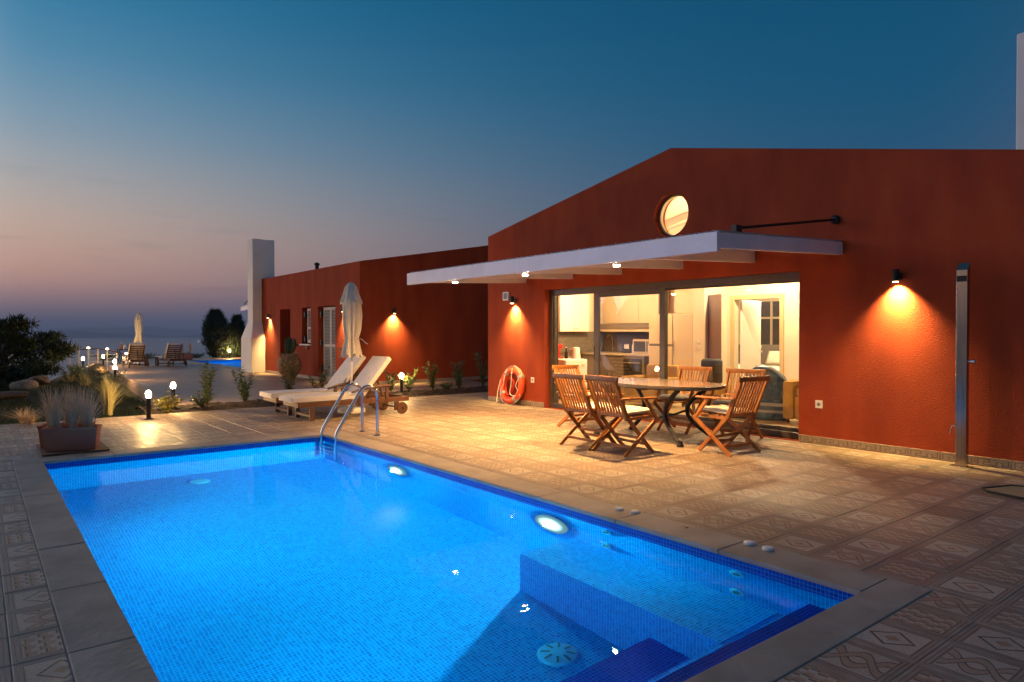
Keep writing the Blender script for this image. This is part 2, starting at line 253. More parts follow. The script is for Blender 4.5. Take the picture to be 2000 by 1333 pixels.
def tile_mat(name, kind):
    """stone-look relief tile: worn mosaic motif in browns on UV 0..1"""
    m = bpy.data.materials.new(name); m.use_nodes = True; t = m.node_tree; b = t.nodes['Principled BSDF']
    def MA(op, a, c=None, cl=False):
        n = t.nodes.new('ShaderNodeMath'); n.operation = op; n.use_clamp = cl
        for i, v in enumerate((a, c)):
            if v is None: continue
            if isinstance(v, (int, float)): n.inputs[i].default_value = v
            else: t.links.new(v, n.inputs[i])
        return n.outputs[0]
    def smooth(v, lo, hi):
        n = t.nodes.new('ShaderNodeMapRange'); n.interpolation_type = 'SMOOTHSTEP'; n.inputs['From Min'].default_value = lo; n.inputs['From Max'].default_value = hi
        t.links.new(v, n.inputs['Value']); return n.outputs[0]
    uv = t.nodes.new('ShaderNodeUVMap'); co = t.nodes.new('ShaderNodeTexCoord')
    wob = t.nodes.new('ShaderNodeTexNoise'); wob.inputs['Scale'].default_value = 55; t.links.new(uv.outputs[0], wob.inputs['Vector'])
    ws = t.nodes.new('ShaderNodeVectorMath'); ws.operation = 'SCALE'; ws.inputs['Scale'].default_value = 0.022; t.links.new(wob.outputs['Color'], ws.inputs[0])
    wa = t.nodes.new('ShaderNodeVectorMath'); wa.operation = 'ADD'; t.links.new(uv.outputs[0], wa.inputs[0]); t.links.new(ws.outputs[0], wa.inputs[1])
    sp = t.nodes.new('ShaderNodeSeparateXYZ'); t.links.new(wa.outputs[0], sp.inputs[0])
    x = MA('SUBTRACT', sp.outputs[0], 0.511); y = MA('SUBTRACT', sp.outputs[1], 0.511)
    ax = MA('ABSOLUTE', x); ay = MA('ABSOLUTE', y); cheb = MA('MAXIMUM', ax, ay)
    inset = smooth(cheb, 0.375, 0.36)            # 1 inside the decorated field
    def line(v, c, w): return smooth(MA('ABSOLUTE', MA('SUBTRACT', v, c)), w, w * 0.5)
    border = MA('MAXIMUM', line(cheb, 0.385, 0.013), line(cheb, 0.445, 0.008))
    if kind == 'diamond':
        l1 = MA('ADD', MA('MULTIPLY', ax, 0.9), ay)
        dark = MA('MAXIMUM', line(l1, 0.26, 0.028), 0.0); warm = MA('MAXIMUM', smooth(l1, 0.12, 0.09), MA('MULTIPLY', dark, 0.7)); base_hi = 0.85
    elif kind == 'guilloche':
        ph = MA('MULTIPLY', x, 8.6)
        s1 = MA('MULTIPLY', MA('COSINE', ph), 0.20)
        d1 = MA('ABSOLUTE', MA('SUBTRACT', y, MA('MULTIPLY', s1, 1.0))); d2 = MA('ABSOLUTE', MA('ADD', y, s1))
        b1 = smooth(d1, 0.085, 0.07); b2 = smooth(d2, 0.085, 0.07)
        o1 = line(d1, 0.09, 0.02); o2 = MA('MULTIPLY', line(d2, 0.09, 0.02), MA('SUBTRACT', 1.0, b1))
        dark = MA('MAXIMUM', o1, o2, True); warm = MA('MULTIPLY', MA('MAXIMUM', b1, b2), 0.62); base_hi = 0.75
    else:
        zz = MA('SNAP', MA('PINGPONG', MA('ADD', x, 5.0), 0.12), 0.06)
        ban = MA('FRACT', MA('MULTIPLY', MA('ADD', MA('ADD', y, 5.0), zz), 4.6))
        dark = smooth(MA('ABSOLUTE', MA('SUBTRACT', ban, 0.5)), 0.10, 0.05); warm = MA('MULTIPLY', smooth(ban, 0.55, 0.62), 0.9); base_hi = 0.7
    dark = MA('MAXIMUM', MA('MULTIPLY', dark, inset), MA('MULTIPLY', border, 0.75)); warm = MA('MULTIPLY', warm, inset)
    # small tesserae inside the field
    vo = t.nodes.new('ShaderNodeTexVoronoi'); vo.feature = 'DISTANCE_TO_EDGE'; vo.inputs['Scale'].default_value = 34; t.links.new(uv.outputs[0], vo.inputs['Vector'])
    crack = MA('MULTIPLY', smooth(vo.outputs['Distance'], 0.10, 0.03), inset)
    wear = t.nodes.new('ShaderNodeTexNoise'); wear.inputs['Scale'].default_value = 9; wear.inputs['Detail'].default_value = 8
    oi = t.nodes.new('ShaderNodeObjectInfo'); ov = t.nodes.new('ShaderNodeVectorMath'); ov.operation = 'ADD'
    t.links.new(co.outputs['Object'], ov.inputs[0]); t.links.new(oi.outputs['Location'], ov.inputs[1]); t.links.new(ov.outputs[0], wear.inputs['Vector'])
    base = ramp(t, [(0.3, (0.165, 0.12, 0.09, 1)), (0.7, (0.26, 0.195, 0.148, 1))]); t.links.new(wear.outputs['Fac'], base.inputs[0])
    def mix(f, a, c, amt=1.0):
        n = t.nodes.new('ShaderNodeMix'); n.data_type = 'RGBA'
        t.links.new(MA('MULTIPLY', f, amt), n.inputs['Factor']); t.links.new(a, n.inputs['A'])
        if isinstance(c, tuple): n.inputs['B'].default_value = (*c, 1)
        else: t.links.new(c, n.inputs['B'])
        return n.outputs['Result']
    c = mix(inset, base.outputs[0], (0.39, 0.325, 0.265), base_hi)
    c = mix(warm, c, (0.25, 0.125, 0.062), 0.85)
    c = mix(crack, c, (0.15, 0.11, 0.085), 0.55)
    c = mix(dark, c, (0.06, 0.042, 0.032), 0.95)
    big = t.nodes.new('ShaderNodeTexNoise'); big.inputs['Scale'].default_value = 0.9; big.inputs['Detail'].default_value = 4; t.links.new(ov.outputs[0], big.inputs['Vector'])
    hs = t.nodes.new('ShaderNodeHueSaturation'); t.links.new(c, hs.inputs['Color'])
    val = MA('ADD', MA('MULTIPLY', oi.outputs['Random'], 0.30), MA('ADD', MA('MULTIPLY', big.outputs['Fac'], 0.8), 0.80)); t.links.new(val, hs.inputs['Value'])
    t.links.new(hs.outputs[0], b.inputs['Base Color'])
    h = MA('SUBTRACT', MA('MULTIPLY', wear.outputs['Fac'], 0.5), MA('ADD', MA('MULTIPLY', dark, 0.8), MA('MULTIPLY', crack, 0.5)))
    bp = t.nodes.new('ShaderNodeBump'); bp.inputs['Strength'].default_value = 0.75; bp.inputs['Distance'].default_value = 0.006; t.links.new(h, bp.inputs['Height']); t.links.new(bp.outputs[0], b.inputs['Normal'])
    rr = ramp(t, [(0.35, (0.42, 0.42, 0.42, 1)), (0.65, (0.62, 0.62, 0.62, 1))]); t.links.new(wear.outputs['Fac'], rr.inputs[0]); t.links.new(rr.outputs[0], b.inputs['Roughness'])
    return m
M['tile_d'] = tile_mat('patio_tile_diamond', 'diamond'); M['tile_z'] = tile_mat('patio_tile_zigzag', 'zigzag'); M['tile_g'] = tile_mat('patio_tile_guilloche', 'guilloche')

def terrace_mat():
    m = mat('terrace_paving', (0.42, 0.29, 0.205), 0.5, bump=(25, 0.25), var=(2.0, (0.34, 0.23, 0.165), 0.35, 0.7)); t = m.node_tree; b = t.nodes['Principled BSDF']
    return m
M['terrace'] = terrace_mat()

def key_mat():
    """skirting tile: a worn meander on UV in units of tile length"""
    m = bpy.data.materials.new('meander_skirting'); m.use_nodes = True; t = m.node_tree; b = t.nodes['Principled BSDF']; b.inputs['Roughness'].default_value = 0.7
    def MA(op, a, c=None):
        n = t.nodes.new('ShaderNodeMath'); n.operation = op
        for i, v in enumerate((a, c)):
            if v is None: continue
            if isinstance(v, (int, float)): n.inputs[i].default_value = v
            else: t.links.new(v, n.inputs[i])
        return n.outputs[0]
    uv = t.nodes.new('ShaderNodeUVMap'); sp = t.nodes.new('ShaderNodeSeparateXYZ'); t.links.new(uv.outputs[0], sp.inputs[0]); u, v = sp.outputs[0], sp.outputs[1]
    def rect(u0, u1, v0, v1): return MA('MULTIPLY', MA('MULTIPLY', MA('GREATER_THAN', u, u0), MA('LESS_THAN', u, u1)), MA('MULTIPLY', MA('GREATER_THAN', v, v0), MA('LESS_THAN', v, v1)))
    rs = [rect(.06, .10, .15, .85), rect(.06, .42, .75, .85), rect(.38, .42, .4, .85), rect(.22, .42, .4, .5), rect(.22, .26, .15, .5), rect(.22, .62, .15, .25), rect(.58, .62, .15, .6), rect(.58, .78, .5, .6), rect(.74, .78, .2, .6), rect(.74, .94, .15, .25), rect(.9, .94, .15, .85)]
    acc = rs[0]
    for q in rs[1:]: acc = MA('MAXIMUM', acc, q)
    n = t.nodes.new('ShaderNodeTexNoise'); n.inputs['Scale'].default_value = 14; n.inputs['Detail'].default_value = 6; co = t.nodes.new('ShaderNodeTexCoord'); t.links.new(co.outputs['Object'], n.inputs['Vector'])
    base = ramp(t, [(0.3, (0.25, 0.185, 0.135, 1)), (0.7, (0.36, 0.28, 0.21, 1))]); t.links.new(n.outputs['Fac'], base.inputs[0])
    mx = t.nodes.new('ShaderNodeMix'); mx.data_type = 'RGBA'; t.links.new(MA('MULTIPLY', acc, 0.7), mx.inputs['Factor']); t.links.new(base.outputs[0], mx.inputs['A']); mx.inputs['B'].default_value = (0.11, 0.075, 0.055, 1)
    t.links.new(mx.outputs['Result'], b.inputs['Base Color'])
    bp = t.nodes.new('ShaderNodeBump'); bp.inputs['Strength'].default_value = 0.6; bp.inputs['Distance'].default_value = 0.005
    t.links.new(MA('SUBTRACT', n.outputs['Fac'], acc), bp.inputs['Height']); t.links.new(bp.outputs[0], b.inputs['Normal']); return m
M['meander'] = key_mat()

# ------------------------------------------------------------------ mesh helpers
class MB:
    def __init__(s): s.v = []; s.f = []
    def add(s, vs_, fs):
        o = len(s.v); s.v += [tuple(v) for v in vs_]; s.f += [tuple(i + o for i in f) for f in fs]; return s
    def box(s, c, d, rot=None):
        x, y, z = d[0] / 2, d[1] / 2, d[2] / 2
        p = [Vector(q) for q in ((-x, -y, -z), (x, -y, -z), (x, y, -z), (-x, y, -z), (-x, -y, z), (x, -y, z), (x, y, z), (-x, y, z))]
        if rot is not None: p = [rot @ q for q in p]
        c = Vector(c)
        return s.add([q + c for q in p], [(3, 2, 1, 0), (4, 5, 6, 7), (0, 1, 5, 4), (1, 2, 6, 5), (2, 3, 7, 6), (3, 0, 4, 7)])
    def bx(s, x0, x1, y0, y1, z0, z1): return s.box(((x0 + x1) / 2, (y0 + y1) / 2, (z0 + z1) / 2), (x1 - x0, y1 - y0, z1 - z0))
    def bar(s, p, q, w, h):
        p, q = Vector(p), Vector(q); d = q - p; L = d.length; d.normalize()
        side = d.cross(Vector((0, 0, 1)))
        if side.length < 1e-4: side = Vector((1, 0, 0))
        side.normalize(); up = side.cross(d)
        rot = Matrix((d, side, up)).transposed()
        return s.box((p + q) / 2, (L, w, h), rot)
    def tube(s, pts, r, n=8, closed=False):
        pts = [Vector(p) for p in pts]; m = len(pts); R = r if isinstance(r, (list, tuple)) else [r] * m
        vs_, fs = [], []; prev = None
        for i, p in enumerate(pts):
            if closed: d = pts[(i + 1) % m] - pts[i - 1]
            else: d = pts[min(i + 1, m - 1)] - pts[max(i - 1, 0)]
            d.normalize()
            a = prev if prev is not None else (Vector((0, 0, 1)) if abs(d.z) < 0.9 else Vector((1, 0, 0)))
            a = a - d * a.dot(d); a.normalize(); prev = a; b = d.cross(a)
            for k in range(n):
                t = 2 * pi * k / n; vs_.append(p + (a * cos(t) + b * sin(t)) * R[i])
        for i in range(m if closed else m - 1):
            j = (i + 1) % m
            for k in range(n): fs.append((i * n + k, i * n + (k + 1) % n, j * n + (k + 1) % n, j * n + k))
        if not closed: fs += [tuple(range(n - 1, -1, -1)), tuple((m - 1) * n + k for k in range(n))]
        return s.add(vs_, fs)
    def lathe(s, prof, n=24, c=(0, 0, 0), ax='z'):
        vs_, fs = [], []
        for (r, z) in prof:
            for k in range(n):
                t = 2 * pi * k / n; a, b = r * cos(t), r * sin(t)
                p = (a, b, z) if ax == 'z' else ((a, z, b) if ax == 'y' else (z, a, b))
                vs_.append((p[0] + c[0], p[1] + c[1], p[2] + c[2]))
        for i in range(len(prof) - 1):
            for k in range(n): fs.append((i * n + k, i * n + (k + 1) % n, (i + 1) * n + (k + 1) % n, (i + 1) * n + k))
        fs += [tuple(range(n - 1, -1, -1)), tuple((len(prof) - 1) * n + k for k in range(n))]
        return s.add(vs_, fs)
    def prism(s, poly, a0, a1, ax='y'):
        """poly of 2-D points; extruded along ax"""
        def P(p, t): return (p[0], t, p[1]) if ax == 'y' else ((t, p[0], p[1]) if ax == 'x' else (p[0], p[1], t))
        n = len(poly); vs_ = [P(p, a0) for p in poly] + [P(p, a1) for p in poly]
        return s.add(vs_, [tuple(range(n)), tuple(range(2 * n - 1, n - 1, -1))] + [(i, i + n, (i + 1) % n + n, (i + 1) % n) for i in range(n)])
    def build(s, name, m, parent=None, smooth=False, bevel=0.0, seg=2, uv=False, fixn=True):
        me = bpy.data.meshes.new(name); me.from_pydata(s.v, [], s.f)
        if fixn or bevel:
            b = bmesh.new(); b.from_mesh(me)
            if fixn: bmesh.ops.recalc_face_normals(b, faces=b.faces)
            if bevel: bmesh.ops.bevel(b, geom=[e for e in b.edges if e.calc_face_angle(0) > 0.5], offset=bevel, segments=seg, profile=0.5, affect='EDGES')
            b.to_mesh(me); b.free()
        return link(name, me, m, parent, smooth, uv)

def link(name, me, m, parent=None, smooth=False, uv=False):
    if m is not None:
        me.materials.clear(); me.materials.append(M[m] if isinstance(m, str) else m)
    if uv: box_uv(me)
    if smooth:
        me.polygons.foreach_set('use_smooth', [True] * len(me.polygons))
        try: me.set_sharp_from_angle(angle=radians(38))
        except Exception: pass
    o = bpy.data.objects.new(name, me); COL.objects.link(o)
    if parent: o.parent = parent
    return o

def box_uv(me):
    l = me.uv_layers.new(name='UVMap')
    for p in me.polygons:
        n = p.normal; a = max(range(3), key=lambda i: abs(n[i])); i, j = ((1, 2), (0, 2), (0, 1))[a]
        for li in p.loop_indices:
            c = me.vertices[me.loops[li].vertex_index].co; l.data[li].uv = (c[i], c[j])

def plate(name, outer, holes, t0, t1, ax, m, parent=None, uv=False):
    """a plate with holes: 2-D outline extruded from t0 to t1 along axis ax"""
    bm = bmesh.new()
    def P(p, t): return (p[0], t, p[1]) if ax == 'y' else ((t, p[0], p[1]) if ax == 'x' else (p[0], p[1], t))
    es = []
    for loop in [outer] + holes:
        vs_ = [bm.verts.new(P(p, t0)) for p in loop]
        es += [bm.edges.new((vs_[i], vs_[(i + 1) % len(vs_)])) for i in range(len(vs_))]
    bmesh.ops.triangle_fill(bm, use_beauty=True, use_dissolve=False, edges=es)
    r = bmesh.ops.extrude_face_region(bm, geom=bm.faces[:])
    d = Vector(P((0, 0), t1 - t0))
    bmesh.ops.translate(bm, vec=d, verts=[g_ for g_ in r['geom'] if isinstance(g_, bmesh.types.BMVert)])
    bmesh.ops.recalc_face_normals(bm, faces=bm.faces)
    me = bpy.data.meshes.new(name); bm.to_mesh(me); bm.free()
    return link(name, me, m, parent, False, uv)

def rect(x0, x1, z0, z1): return [(x0, z0), (x1, z0), (x1, z1), (x0, z1)]
def empty(name, loc=(0, 0, 0), rz=0.0):
    o = bpy.data.objects.new(name, None); COL.objects.link(o); o.location = loc; o.rotation_euler = (0, 0, rz); o.empty_display_size = 0.1; return o
def tag(o, label, cat, group=None, kind=None):
    if label: o['label'] = label
    if cat: o['category'] = cat
    if group: o['group'] = group
    if kind: o['kind'] = kind
    return o
def thing(name, label, cat, loc=(0, 0, 0), rz=0.0, group=None): return tag(empty(name, loc, rz), label, cat, group)
def struct(o): o['kind'] = 'structure'; return o
def stuff(o): o['kind'] = 'stuff'; return o
def copy_tree(o, parent=None):
    c = o.copy(); COL.objects.link(c); c.parent = parent
    for ch in list(o.children): copy_tree(ch, c)
    return c
def lamp(kind, name, loc, parent, energy, col, aim=None, size=90, blend=0.6, rad=0.03):
    d = bpy.data.lights.new(name, kind); d.energy = energy; d.color = col; d.shadow_soft_size = rad
    if kind == 'SPOT': d.spot_size = radians(size); d.spot_blend = blend
    o = bpy.data.objects.new(name, d); COL.objects.link(o); o.location = loc
    if aim is not None: o.rotation_euler = Vector(aim).to_track_quat('-Z', 'Y').to_euler()
    if parent: o.parent = parent
    return o

# ------------------------------------------------------------------ the setting: sea, hills, ground
sea = MB(); sea.add([(-69000, -69000, -160), (14000, -69000, -160), (14000, 69000, -160), (-69000, 69000, -160)], [(0, 1, 2, 3)])
struct(sea.build('sea', 'sea'))
def hill_range(name, d, az0, az1, hs, depth):
    """a mountain ridge across the water: az in degrees left of the camera axis"""
    mb = MB(); n = len(hs); rows = []
    for i, h in enumerate(hs):
        a = radians(az0 + (az1 - az0) * i / (n - 1)); dx = -cos(YAW) * cos(a) - sin(YAW) * sin(a); dy = sin(YAW) * cos(a) - cos(YAW) * sin(a)
        rows.append([(dx * (d - depth), dy * (d - depth), -165), (dx * d, dy * d, -160 + h), (dx * (d + depth), dy * (d + depth), -165)])
    vs_ = [p for r_ in rows for p in r_]
    mb.add(vs_, [(i * 3 + k, i * 3 + k + 1, (i + 1) * 3 + k + 1, (i + 1) * 3 + k) for i in range(n - 1) for k in range(2)])
    return struct(mb.build(name, 'far_hill', smooth=True))
rh = random.Random(3)
hill_range('far_hills', 42000, 60, 8, [470 + 110 * sin(i * 0.55) + 60 * sin(i * 1.7 + 1) + rh.uniform(-15, 15) - i * 4 for i in range(44)], 6000)
hill_range('near_hills', 26000, 34, -2, [max(20, 130 + 80 * sin(i * 0.42 + 1.2) + 30 * sin(i * 1.3) + rh.uniform(-8, 8)) for i in range(40)], 3000)

# ground: plateau under the houses that falls away to the sea
def fall(x, y):
    """distance outside the plateau outline"""
    d = 0.0
    d = max(d, -42.0 - x, y - 30.0, x - 22.0, -9.0 - y)
    # slanted seaward edge along the lawn
    d = max(d, ((-0.216 * (x + 19.4)) - (y - 0.15)) * 0.977 - max(0.0, (x + 14.0)) * 1.2)
    return d
bm = bmesh.new(); xs = []; x = -420.0
while x < 300: xs.append(x); x += 1.2 if -56 < x < 30 else (6 if -120 < x < 80 else 26)
ys = []; y = -300.0
while y < 320: ys.append(y); y += 1.2 if -18 < y < 40 else (6 if -80 < y < 90 else 26)
rg = random.Random(5)
gv = [[bm.verts.new((x, y, -2.6 - 0.42 * max(0, fall(x, y)) ** 1.04 + (rg.uniform(-.25, .25) if fall(x, y) > 1 else 0))) for y in ys] for x in xs]
for i in range(len(xs) - 1):
    for j in range(len(ys) - 1): bm.faces.new((gv[i][j], gv[i + 1][j], gv[i + 1][j + 1], gv[i][j + 1]))
me = bpy.data.meshes.new('ground'); bm.to_mesh(me); bm.free(); struct(link('ground', me, 'hill', None, True))

# lawn: gently uneven, rolls off on the seaward side
def lawn_z(x, y):
    e = fall(x, y)
    edge = min(1.0, max(0.0, (3.05 - y) / 0.6)) * min(1.0, max(0.0, (-12.75 - x) / 0.5))
    z = 0.10 * sin(x * 0.55 + 1) * sin(y * 0.9) + 0.05 * sin(x * 1.7) + 0.10
    z = z * edge - 0.03
    if e > -0.6: z -= 0.55 * (e + 0.6) ** 1.3
    return z
bm = bmesh.new(); nx, ny = 90, 40
gv = [[None] * (ny + 1) for _ in range(nx + 1)]
for i in range(nx + 1):
    for j in range(ny + 1):
        x = -12.6 - i * 0.25; lim = 3.25 if x > -15 else 3.25 + 0.07 * (-15 - x)
        y = lim - j * 0.17 * (1 + j * 0.012)
        gv[i][j] = bm.verts.new((x, y, lawn_z(x, y)))
for i in range(nx):
    for j in range(ny): bm.faces.new((gv[i][j], gv[i][j + 1], gv[i + 1][j + 1], gv[i + 1][j]))
me = bpy.data.meshes.new('lawn'); bm.to_mesh(me); bm.free(); lawn = struct(link('lawn', me, 'lawn', None, True))
mb = MB(); rb = random.Random(11)
for k in range(34000):
    x = -12.65 - (rb.random() ** 1.4) * 14; y = 3.2 - rb.random() * 4.2
    if fall(x, y) > 0.6: continue
    z = lawn_z(x, y); h = rb.uniform(.035, .09); a = rb.random() * 6.283; w = .007
    mb.add([(x - w * cos(a), y - w * sin(a), z), (x + w * cos(a), y + w * sin(a), z), (x + rb.uniform(-.04, .04), y + rb.uniform(-.04, .04), z + h)], [(0, 1, 2)])
tag(mb.build('grass', 'blade', fixn=False), 'short dark lawn grass on the slope left of the patio', 'grass', kind='stuff')

# patio (near) and terrace (far), garden bed between them
PX0, PX1, PY0, PY1 = -8.95, -1.70, 0.555, 3.77          # pool opening
CB, CN, CLW, CR = 0.30, 0.215, 0.25, 0.31              # coping widths: back, near end, seaward side, house side
patio = plate('patio', [(-12.95, -5), (6, -5), (6, 8.60), (-11.36, 8.60), (-11.36, 11.4), (-13.02, 11.4)],
              [rect(PX0 - .1, PX1 + .1, PY0 - .1, PY1 + .1)], -0.30, -0.003, 'z', 'grout'); struct(patio)
bed = MB(); rbd = random.Random(4); bx0, bx1, by0, by1 = -14.15, -13.0, 2.3, 11.4; nx, ny = 14, 110; vv = []
for i in range(nx + 1):
    for j in range(ny + 1):
        x = bx0 + (bx1 - bx0) * i / nx; y = by0 + (by1 - by0) * j / ny; e = min(i, nx - i, 3) / 3
        vv.append((x, y, -0.02 + e * (0.04 + 0.05 * rbd.random())))
bed.add(vv, [(i * (ny + 1) + j, (i + 1) * (ny + 1) + j, (i + 1) * (ny + 1) + j + 1, i * (ny + 1) + j + 1) for i in range(nx) for j in range(ny)])
struct(bed.build('garden_bed', 'soil'))
FPX0, FPX1, FPY0, FPY1 = -36.6, -26.4, 8.15, 12.2
terrace = plate('terrace', [(-14.1, 3.0), (-14.1, 11.4), (-16.9, 11.4), (-16.9, 8.1), (-25.2, 8.1), (-25.2, 16), (-41.5, 16), (-41.5, 4.9), (-33, 4.55), (-25, 3.75), (-15.2, 3.05)],
                [rect(FPX0, FPX1, FPY0, FPY1)], -0.30, -0.004, 'z', 'terrace'); struct(terrace)

# patio tiles: the 300 that show largest are single tiles, the rest one field
TS = 0.335
f_px = 24.0 / 36.0 * 1024
Fv = Vector((-cos(YAW), sin(YAW), 0)); Rv = Vector((sin(YAW), cos(YAW), 0))
def tile_mesh(name, x0, y0, w, h, m):
    mb = MB(); b = 0.003
    mb.add([(0, 0, -.0055), (w, 0, -.0055), (w, h, -.0055), (0, h, -.0055), (0, 0, -.002), (w, 0, -.002), (w, h, -.002), (0, h, -.002), (b, b, 0), (w - b, b, 0), (w - b, h - b, 0), (b, h - b, 0)],
           [(0, 1, 5, 4), (1, 2, 6, 5), (2, 3, 7, 6), (3, 0, 4, 7), (4, 5, 9, 8), (5, 6, 10, 9), (6, 7, 11, 10), (7, 4, 8, 11), (8, 9, 10, 11)])
    return mb
cells = []
kx0 = int(-12.9 / TS) - 2
OX, OY = -1.20, 4.13
for i in range(-36, 22):
    for j in range(-27, 14):
        x0, x1 = OX + i * TS, OX + (i + 1) * TS; y0, y1 = OY + j * TS, OY + (j + 1) * TS
        if x0 < -12.95 or x1 > 4.5 or y0 < -4.9: continue
        if y1 > 8.305: y1 = 8.305
        if y1 - y0 < .05: continue
        # clip against pool + coping
        cx0, cx1, cy0, cy1 = PX0 - CB, PX1 + CN, PY0 - CLW, PY1 + CR
        if x1 > cx0 and x0 < cx1 and y1 > cy0 and y0 < cy1:
            if x0 < cx0 - .03 and x1 > cx0: x1 = cx0
            elif x1 > cx1 + .03 and x0 < cx1: x0 = cx1
            elif y0 < cy0 - .03 and y1 > cy0: y1 = cy0
            elif y1 > cy1 + .03 and y0 < cy1: y0 = cy1
            else: continue
        c = Vector(((x0 + x1) / 2, (y0 + y1) / 2, 0)); d = c.dot(Fv); l = c.dot(Rv)
        vis = d > 1.0 and abs(l / d) < 0.80 and 1.4 / d < 0.56
        area = (x1 - x0) * (y1 - y0) * 1.4 / d ** 3 if vis else 0
        if c.y > 8.3 and c.x > -11.4: continue
        cells.append((area, i, j, x0, x1, y0, y1))
for j in range(13, 24):                                 # the strip between the houses
    for i in range(-35, -29):
        x0, x1 = OX + i * TS, OX + (i + 1) * TS; y0, y1 = OY + j * TS, OY + (j + 1) * TS
        if x1 > -11.4 or x0 < -12.95 or y1 > 11.35: continue
        if y0 < 8.305: y0 = 8.305
        if y1 - y0 > .05: cells.append((1e-6, i, j, x0, x1, y0, y1))
cells.sort(key=lambda c: -c[0])
KM = ['tile_d', 'tile_z', 'tile_g']
cache = {}; field = MB(); fuv = []; fmi = []
G = 0.0022
def tile_uv(me, w, h, fu=(0, 1), fv=(0, 1)):
    l = me.uv_layers.new(name='UVMap')
    for lp in me.loops:
        c = me.vertices[lp.vertex_index].co; l.data[lp.index].uv = (fu[0] + (fu[1] - fu[0]) * c.x / w, fv[0] + (fv[1] - fv[0]) * c.y / h)
rt = random.Random(21)
for n_, (area, i, j, x0, x1, y0, y1) in enumerate(cells):
    kind = (j - i - 1) % 3; w, h = x1 - x0 - 2 * G, y1 - y0 - 2 * G
    gx, gy = OX + i * TS, OY + j * TS
    fu = ((x0 - gx) / TS, (x1 - gx) / TS); fv = ((y0 - gy) / TS, (y1 - gy) / TS)
    if n_ < 300:
        key = (kind, round(w, 3), round(h, 3), round(fu[0], 2), round(fv[0], 2))
        if key not in cache:
            mb = tile_mesh('tile', 0, 0, w, h, None); me = bpy.data.meshes.new('tile'); me.from_pydata(mb.v, [], mb.f); tile_uv(me, w, h, fu, fv); me.materials.append(M[KM[kind]]); cache[key] = me
        o = bpy.data.objects.new('tile', cache[key]); COL.objects.link(o); o.parent = patio
        o.location = (x0 + G, y0 + G, rt.uniform(-.0012, .0012)); o.rotation_euler = (rt.uniform(-.0025, .0025), rt.uniform(-.0025, .0025), 0)
    else:
        dz = rt.uniform(-.001, .001); b = .003; X0, Y0 = x0 + G, y0 + G
        vsx = [(X0, Y0, -.0055), (X0 + w, Y0, -.0055), (X0 + w, Y0 + h, -.0055), (X0, Y0 + h, -.0055), (X0 + b, Y0 + b, dz), (X0 + w - b, Y0 + b, dz), (X0 + w - b, Y0 + h - b, dz), (X0 + b, Y0 + h - b, dz)]
        field.add(vsx, [(0, 1, 5, 4), (1, 2, 6, 5), (2, 3, 7, 6), (3, 0, 4, 7), (4, 5, 6, 7)])
        fuv += [(fu[0] + (fu[1] - fu[0]) * (v[0] - X0) / w, fv[0] + (fv[1] - fv[0]) * (v[1] - Y0) / h) for v in vsx]; fmi += [kind] * 5
me = bpy.data.meshes.new('tile_field'); me.from_pydata(field.v, [], field.f)
l = me.uv_layers.new(name='UVMap')
for lp in me.loops: l.data[lp.index].uv = fuv[lp.vertex_index]
for k in KM: me.materials.append(M[k])
me.polygons.foreach_set('material_index', fmi)
stuff(link('tile_field', me, None, patio))

# ------------------------------------------------------------------ near swimming pool
ZF, ZWL = -1.28, -0.088
pool = thing('swimming_pool', 'large rectangular pool lit from below with blue mosaic and stone edge', 'pool', (PX0, PY0, ZF))
def pl(mb): # shift world coords into the pool's frame
    mb.v = [(x - PX0, y - PY0, z - ZF) for x, y, z in mb.v]; return mb
T = 0.12; ZT = -0.032
pl(MB().bx(PX0 - T, PX1 + T, PY0 - T, PY1 + T, ZF - .1, ZF)).build('pool_floor', 'mosaic', pool, uv=True)
pl(MB().bx(PX0 - T, PX0, PY0, PY1, ZF, ZT)).build('pool_wall', 'mosaic', pool, uv=True)
pl(MB().bx(PX1, PX1 + T, PY0, PY1, ZF, ZT)).build('pool_wall', 'mosaic', pool, uv=True)
pl(MB().bx(PX0 - T, PX1 + T, PY0 - T, PY0, ZF, ZT)).build('pool_wall', 'mosaic', pool, uv=True)
pl(MB().bx(PX0 - T, PX1 + T, PY1, PY1 + T, ZF, ZT)).build('pool_wall', 'mosaic', pool, uv=True)
pl(MB().bx(-3.97, -2.22, 3.20, PY1 - .001, ZF, -0.60)).build('pool_bench', 'mosaic', pool, uv=True)
pl(MB().bx(-2.02, PX1 - .001, PY0 + .001, PY1 - .001, ZF, -0.30)).build('pool_step', 'mosaic_dark', pool, uv=True)
pl(MB().bx(-2.22, -2.021, PY0 + .001, PY1 - .001, ZF, -0.603)).build('pool_step', 'mosaic', pool, uv=True)
pl(MB().bx(-2.72, -2.221, PY0 + .001, 3.199, ZF, -0.95)).build('pool_step', 'mosaic_dark', pool, uv=True)
